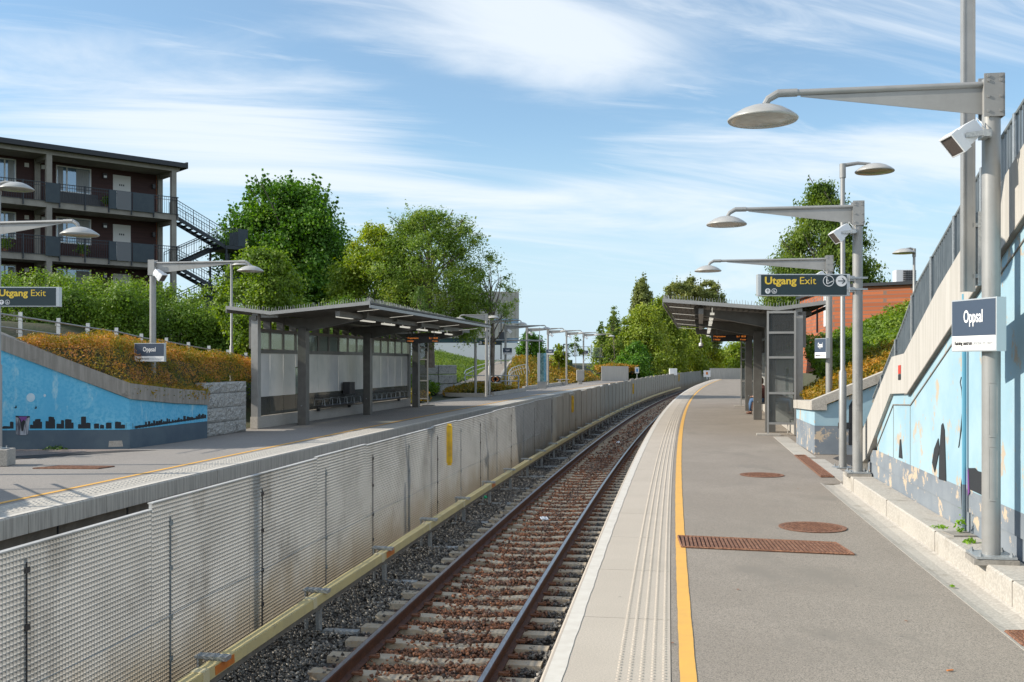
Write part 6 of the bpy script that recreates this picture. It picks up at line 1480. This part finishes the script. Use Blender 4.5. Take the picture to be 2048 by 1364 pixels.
# outside stair
sx = empty('outside_stair', 'dark navy steel stair zigzagging down the end of the apartment block', 'outside stair', None, G(-2, 1, 6))
def flight(aa, za, ab, zb, e0, e1, n=9):
    mb = MB()
    for e in (e0, e1): mb.prism([G(aa, e, za - .18), G(aa, e, za + .06), G(ab, e, zb + .06), G(ab, e, zb - .18)], dp * .03)
    for i in range(n):
        f = (i + .5) / n; a = aa + (ab - aa) * f; z = za + (zb - za) * f; gb(mb, a - .14, a + .14, e0 + .03, e1, z - .02, z + .015)
    wb(mb, 'stair_flight', m_navy, sx)
    mb = MB()
    for e in (e0, e1):
        for h_ in (.95, .80, .18): mb.tube([G(aa, e, za + h_), G(ab, e, zb + h_)], .022 if h_ > .9 else .014, 5)
        for i in range(19):
            f = i / 18; a = aa + (ab - aa) * f; z = za + (zb - za) * f; r_ = .02 if i % 6 == 0 else .008; mb.tube([G(a, e, z + .1), G(a, e, z + .95)], r_, 4)
    wb(mb, 'stair_railing', m_navy, sx)
flight(-.15, LV[2], -3.1, 8.95, .15, 1.15); flight(-3.1, 8.95, -.3, LV[1], 1.3, 2.3)
flight(-.15, LV[1], -3.1, 6.15, .15, 1.15); flight(-3.1, 6.15, -.3, LV[0], 1.3, 2.3)
for zl in (8.95, 6.15):
    mb = MB(); gb(mb, -4.5, -3.1, .1, 2.4, zl - .2, zl); wb(mb, 'landing', m_navy, sx)
    mb = MB(); gb(mb, -4.52, -3.9, .05, .08, zl, zl + 1.05); gb(mb, -4.54, -4.50, .08, 2.4, zl, zl + 1.05); wb(mb, 'landing_screen', m_navypanel, sx)
    mb = MB(); gb(mb, -3.9, -3.1, .05, .09, zl + 1.0, zl + 1.05)
    for k in range(8): gb(mb, -3.9 + .1 * k, -3.885 + .1 * k, .06, .08, zl, zl + 1.0)
    wb(mb, 'landing_railing', m_navy, sx)
for a in (-4.4, -3.2):
    for e in (.2, 2.3): mb = MB(); gb(mb, a - .05, a + .05, e - .05, e + .05, 2, 8.8); wb(mb, 'stair_post', m_navy, sx)
# storage shed panel below the stair
mb = MB(); gb(mb, -3.4, -2.2, 1.0, 1.2, 3.2, 5.9); tag(mb.build('dark_screen', m_navypanel), 'dark navy screen standing below the outside stair', 'screen')

# ================================================================== BRICK BUILDING (right)
bb = empty('brick_building', 'orange brick building with flat dark roof on the right bank', 'brick building', None, (14, 41, 2))
C0 = Vector((12.9, 40, 0)); CL = Vector((13.75, 47.5, 0)); CR = Vector((21.5, 33.8, 0))
def slab_wall(mb, a, b, z0, z1, th):
    t_ = (b - a).normalized(); n_ = Vector((-t_.y, t_.x, 0)); mb.obox((a + b) / 2 + n_ * th / 2 + Z * (z0 + z1) / 2, (b - a) / 2, n_ * abs(th) / 2, Z * (z1 - z0) / 2)
mb = MB(); slab_wall(mb, C0, CR, 1.5, 5.0, .3); o_ = wb(mb, 'front_wall', m_orangebrick, bb); mb = MB(); slab_wall(mb, C0 + Vector((.02, .02, 0)), CL, 1.5, 4.99, -.3); wb(mb, 'side_wall', m_orangebrick, bb)
mb = MB(); mb.prism([C0 + Vector((-.12, -.12, 5.0)), CR + Vector((0, -.15, 5.0)), CR + Vector((2, 8, 5.0)), CL + Vector((-.15, .2, 5.0))], (0, 0, .12)); wb(mb, 'roof', m_rooftrim, bb)
q0 = C0.lerp(CR, .02); mb = MB()
def onl(f, z): p = C0.lerp(CL, f); return p + Vector((-.03, 0, z))
mb.obox(onl(.18, 4.25), (CL - C0).normalized() * .28, (-.02, 0, 0), Z * .75); wb(mb, 'pale_panel', m_wht, bb); mb = MB(); mb.obox(onl(.42, 3.9), (CL - C0).normalized() * .06, (-.03, 0, 0), Z * .6); wb(mb, 'downpipe', m_dark, bb)
hv = empty('roof_ventilation_unit', 'pale roof ventilation unit with square black grille above the brick roof', 'ventilation unit', None, pix(1808, 572, 39.5))
c = pix(1808, 556, 39.5); mb = MB(); mb.obox(c, (.36, -.05, 0), (.04, .3, 0), Z * .30); wb(mb, 'unit_case', m_whitewall, hv)
mb = MB()
for i in range(7):
    for j in range(7): mb.obox(c + Vector((-.12 + .07 * i, -.315 - .010 * i, -.24 + .08 * j)), (.028, -.004, 0), (0, .01, 0), Z * .032)
wb(mb, 'black_grille', m_dark, hv)

# ================================================================== WHITE BUILDING AND OTHER DISTANT THINGS
wbd = empty('office_building', 'pale ribbed office building beyond the willow', 'office building', None, (-8, 150, 0))
mb = MB(); mb.box(-26, 1.05, 150, 165, 8.6, 12.7); u_ = wb(mb, 'upper_storey', m_whiteclad, wbd)
mb = MB(); mb.box(-26, 1.0, 150.2, 165, 7.9, 8.6); wb(mb, 'window_band', m_window, wbd)
mb = MB(); mb.box(-26, 1.05, 150, 165, 5.7, 7.9); wb(mb, 'middle_storey', m_whiteclad, wbd)
mb = MB(); mb.box(-26, .9, 150.6, 165, 4.95, 5.7); wb(mb, 'lower_window_band', m_window, wbd)
mb = MB(); mb.box(-26, 1.0, 149.2, 165, 1.0, 4.95); wb(mb, 'white_ground_storey', m_whitewall, wbd)
mb = MB(); x = -25.6
while x < 1.0: mb.box(x, x + .07, 149.93, 150.05, 8.65, 12.7); mb.box(x, x + .07, 149.93, 150.05, 5.72, 7.88); x += .62
wb(mb, 'cladding_ribs', m_conc_dark, wbd)
mb = MB(); mb.prism([(-12, 120, 1.95), (5, 120, 1.95), (9, 148, 2.4), (-20, 148, 2.4)], (0, 0, -1.5)); struct(mb.build('lawn', m_grass))
mb = MB(); mb.prism([(-5.2, 62.5, .03), (-1.6, 62.5, .03), (-1.0, 76, .9), (-.2, 96, 2.1), (-1.5, 96, 2.1), (-2.9, 76, .9)], (0, 0, -.5)); struct(mb.build('path', m_asph))
mb = MB(); mb.prism([(-1.6, 62.4, .08), (-1.4, 62.4, .08), (-.8, 76, 1.0), (0, 96, 2.2), (-.2, 96, 2.2), (-1.0, 76, 1.0)], (0, 0, -.5)); struct(mb.build('path_kerb', m_conc_pale))
gw2 = empty('granite_wall', 'pale granite block wall behind the end of the far shelter', 'stone wall', None, (-5, 63, 0))
for i in range(4):
    for j in range(3):
        a = Vector((-8.3 + 1.15 * i, 61.2 + 1.0 * i, 0)); mb = MB(); mb.obox(a + Vector((.55, .48, .3 + .62 * j)), (.55, .48, 0), (-.15, .17, 0), Z * .29); wb(mb, 'granite_block', m_granite, gw2, bevel=.04)
hr = empty('path_handrail', 'pale double handrail following the path up the distant bank', 'handrail', None, (-3, 66, 1))
mb = MB()
L1_ = [pix(928, 748, 66), pix(931, 741, 67), pix(945, 734, 70), pix(975, 726, 78), pix(1002, 719.5, 90), pix(1025, 717.5, 96)]
mb.tube(L1_, .03, 6); mb.tube([p - Z * .28 for p in L1_], .025, 6)
for p in L1_[1:]: mb.tube([p, p - Z * 1.0], .025, 6)
wb(mb, 'rail', m_lampwhite, hr)
hr = empty('path_handrail', 'curved pale lattice handrail beside the distant orange bank', 'handrail', None, (1, 74, 1))
mb = MB(); L2_ = [pix(1017, 762, 69), pix(1018, 744, 72), pix(1024, 736, 76), pix(1038, 731, 80), pix(1055, 728, 86)]
mb.tube(L2_, .03, 6); mb.tube([p - Z * .3 for p in L2_], .02, 6)
for i in range(14):
    f = i / 13 * (len(L2_) - 1.001); k = int(f); p = L2_[k].lerp(L2_[k + 1], f - k); mb.tube([p, p - Z * .75 + Vector((.2, 0, 0))], .018, 4)
wb(mb, 'rail', m_lampwhite, hr)
cb_ = empty('chevron_barrier', 'tubular steel barrier carrying a black and orange chevron sign', 'barrier', None, pix(983, 765, 65))
mb = MB(); a, b = pix(930, 751, 65), pix(1037, 751, 65)
for dz in (0, -.36): mb.tube([a + Z * dz, b + Z * dz], .035, 6)
for f in (0, 1): p = a.lerp(b, f); mb.tube([p, Vector((p.x, p.y, .2))], .06 if f else .04, 6)
wb(mb, 'barrier_rail', m_galv, cb_)
ch = empty('chevron_sign', 'small black double disc sign with orange chevrons on the barrier', 'sign', None, pix(991, 758.5, 64.85))
mb = MB(); 
for x0 in (-.14, .14): mb.prism([(x0 + .2 * math.cos(2 * math.pi * k / 18), -.0, .2 * math.sin(2 * math.pi * k / 18)) for k in range(18)], (0, .02 + .003 * (x0 > 0), 0))
mb.build('disc', m_dark, ch)
mb = MB()
for x0, s_ in ((-.14, -1), (.12, 1)):
    bar2(mb, (x0 + s_ * .1, 0), (x0 - s_ * .05, .14), .08, -.01); bar2(mb, (x0 + s_ * .1, 0), (x0 - s_ * .05, -.14), .08, -.014)
mb.build('chevron', m_orange, ch)
es = empty('exit_sign', 'small distant dark exit sign with white disc under the long beam', 'exit sign', 'hanging exit signs', pix(957, 690, 63))
mb = MB(); mb.box(0, 1.48, -.05, .05, 0, .27); mb.build('sign_face', m_signdark, es); text_part('Utgang', .10, m_texty, es, .32, .09, -.053, bold=.003, width=.46); text_part('Exit', .10, m_texty, es, .86, .09, -.053, width=.26); arrow_icon(es, (.14, .135), .095, math.pi, -.053)
ga = empty('beam_post', 'slim post with a long horizontal beam across the distant lamps', 'beam post', None, pix(980, 768, 66))
mb = MB(); a = pix(980, 690, 66); mb.tube([Vector((a.x, a.y, 0)), a + Z * .3], .07, 8); mb.tube([pix(968, 680, 66), pix(1086, 681.5, 68)], .055, 8); wb(mb, 'post_and_beam', m_steel, ga, smooth='auto')
it = empty('information_column', 'teal and blue information column on the far platform', 'information column', None, pix(1084, 770, 72)); q = pix(1084, 770, 72)
mb = MB(); mb.box(q.x - .33, q.x + .33, q.y - .12, q.y + .12, .1, .62); wb(mb, 'column_base', m_steel, it); mb = MB(); mb.box(q.x - .33, q.x - .14, q.y - .14, q.y + .12, .62, 2.7); mb.box(q.x + .30, q.x + .34, q.y - .14, q.y + .12, .62, 2.7); wb(mb, 'column_frame', m_signframe, it)
mb = MB(); mb.box(q.x - .14, q.x + .12, q.y - .10, q.y + .10, .62, 2.68); wb(mb, 'map_panel', mat('teal_map_panel', (.10, .24, .24), .3, var=(.30, .42, .38), vscale=3, var2=(.06, .15, .15), v2scale=8), it)
mb = MB(); mb.box(q.x + .12, q.x + .30, q.y - .11, q.y + .10, .62, 2.68); wb(mb, 'blue_panel', mat('blue_info_panel', (.06, .28, .42), .3, var=(.25, .45, .52), vscale=6), it)
q = pix(1160, 766, 92); mb = MB(); mb.obox((q.x, q.y, .82), (.33, .03, 0), (0, .25, 0), Z * .5); mb.obox((q.x, q.y, .2), (.2, 0, 0), (0, .15, 0), Z * .2); tag(mb.build('street_cabinet', m_whiteclad, bevel=.03), 'grey street cabinet on a foot before the distant green shrubs', 'cabinet')
q = pix(1126, 764, 88); mb = MB(); mb.obox((q.x, q.y, .5), (.55, 0, 0), (0, .25, 0), Z * .03); mb.obox((q.x - .3, q.y, .25), (.1, 0, 0), (0, .2, 0), Z * .22); mb.obox((q.x + .3, q.y, .25), (.1, 0, 0), (0, .2, 0), Z * .22); tag(mb.build('bench', m_conc_pale), 'low distant bench in front of the orange bank', 'bench')
mb = MB(); a, b = pix(1203, 760, 108), pix(1257, 760, 111); mb.prism([Vector((a.x, a.y, 0)), Vector((b.x, b.y, 0)), Vector((b.x, b.y, 1.58)), Vector((a.x, a.y, 1.62))], (0, .25, 0)); tag(mb.build('concrete_end_wall', m_conc_board), 'plain board marked concrete wall closing the end of the far platform', 'wall')
mb = MB(); a, b = P(121.3, -1.2), P(123, 22); mb.prism([Vector((a.x + .6, a.y, -.3)), Vector((b.x, b.y, -.3)), Vector((b.x, b.y, 1.25)), Vector((a.x + .6, a.y, 1.3))], (0, .25, 0)); tag(mb.build('concrete_end_wall', m_conc_board), 'beige concrete wall closing the end of the near platform', 'wall')
q = P(120.6, -.9, .55); sg = empty('warning_sign', 'small pale warning plate at the end of the near platform', 'sign', None, q); mb = MB(); mb.box(-.42, .42, -.03, .03, -.30, .50); mb.box(-.05, .05, 0, .05, -.55, -.3); mb.build('plate', m_wht, sg); mb = MB(); mb.box(-.14, .1, -.04, -.03, -.02, .30); mb.build('symbol', m_orange, sg)
q = pix(1347, 750, 112); mb = MB(); mb.obox(q + Vector((-.05, 0, .35)), (.42, 0, 0), (0, .25, 0), Z * .38); o_ = tag(mb.build('signal_box', m_wht, bevel=.02), 'small white cabinet peeping over the concrete barrier', 'cabinet')
q = pix(1274, 745, 108); t_ = empty('track_sign', 'small blue and white sign on a thin pole at the end of the far platform', 'sign', None, (q.x, q.y, 0)); mb = MB(); mb.tube([(0, 0, 0), (0, 0, 1.2)], .035, 6); mb.build('pole', m_galv, t_); mb = MB(); mb.box(-.22, .22, -.03, .0, .85, 1.5); mb.build('plate', m_signframe, t_); mb = MB(); mb.box(-.1, .1, -.035, -.03, 1.0, 1.35); mb.build('blue_mark', mat('mark_blue', (.05, .2, .45), .5), t_)
# mesh gate and fence on the bank
fg = empty('mesh_gate', 'dark mesh gate and fence panels on the distant bank', 'gate', None, pix(1160, 712, 97))
mb = MB()
def fpanel(mb, x0, x1, y0, y1, dd, r_=.035, bars=True):
    a, b = pix(x0, y0, dd), pix(x1, y0, dd); c, e = pix(x1, y1, dd), pix(x0, y1, dd)
    mb.tube([a, b, c, e, a], r_, 4)
    if bars:
        n = int((x1 - x0) / 1.6)
        for i in range(1, n): f = i / n; mb.tube([a.lerp(b, f), e.lerp(c, f)], .008, 3)
fpanel(mb, 1127, 1136, 688.5, 710, 97, .06); fpanel(mb, 1136, 1154, 689.5, 712, 97); mb.tube([pix(1136, 696, 97), pix(1148, 712, 97)], .03, 4); wb(mb, 'gate_leaf', m_navy, fg)
mb = MB(); fpanel(mb, 1154, 1182, 693, 712, 98, .02); wb(mb, 'fence_panel', m_galv_dark, fg); mb = MB(); fpanel(mb, 1182, 1203, 696, 714, 100, .02); wb(mb, 'fence_panel', m_galv_dark, fg)
for x in (1149, 1182): mb = MB(); mb.tube([pix(x, 689, 97), pix(x, 714, 97)], .05, 4); wb(mb, 'fence_post', m_galv_dark, fg)
ov = pix(973, 631, 52); arm_lamp((ov.x, 52, .2), 0, 1.35, 4.32, 'grey lamp post whose arm shows above the far shelter roof', 'lamps on the distant platform', detail=False, plate=False)
ov = pix(979, 700, 54); street_lamp((ov.x, 54, .2), 0, 4.35, 'slim lamp whose head shows at the tip of the far shelter roof', .10)
t_ = empty('dark_pole', 'tall thin dark pole with a box before the white building', 'pole', None, pix(1002, 735, 92)); a = pix(1002, 622, 92)
mb = MB(); mb.tube([Vector((a.x, a.y, 1.5)), a], .07, 6); mb.tube([a - Z * .4, a - Z * .1 + Vector((1.2, 0, .1))], .03, 5); wb(mb, 'pole', m_navy, t_); mb = MB(); c = pix(1003, 671, 92); mb.obox(c, (.25, 0, 0), (0, .15, 0), Z * .32); wb(mb, 'box', m_navy, t_)
mb = MB(); a = pix(1079, 705, 100); mb.tube([Vector((a.x, a.y, 1)), pix(1079, 655, 100)], .04, 5); tag(mb.build('thin_pole', m_galv), 'very thin grey pole rising beside the info column', 'pole')

random.seed(77)
for i, (px, py, lb) in enumerate(((1345, 1287, 'tiny dry leaf caught between edge slab and asphalt'), (1812, 1003 + 240, 'tiny dry leaf lying on the asphalt towards the gutter'), (1596, 978, 'tiny dry leaf on the asphalt near the far manhole'), (1476, 1180, 'tiny dry leaf on the asphalt before the long grate'))):
    q = gp(px, py); mb = MB(); a = random.uniform(0, 6.28); u = Vector((math.cos(a), math.sin(a), .1)) * .018; v_ = Vector((-math.sin(a), math.cos(a), .15)) * .010
    mb.prism([q + Vector((0, 0, .006)) + u, q + Vector((0, 0, .006)) + v_, q + Vector((0, 0, .006)) - u, q + Vector((0, 0, .006)) - v_], (0, 0, .002)); tag(mb.build('fallen_leaf', m_clip), lb, 'leaf')
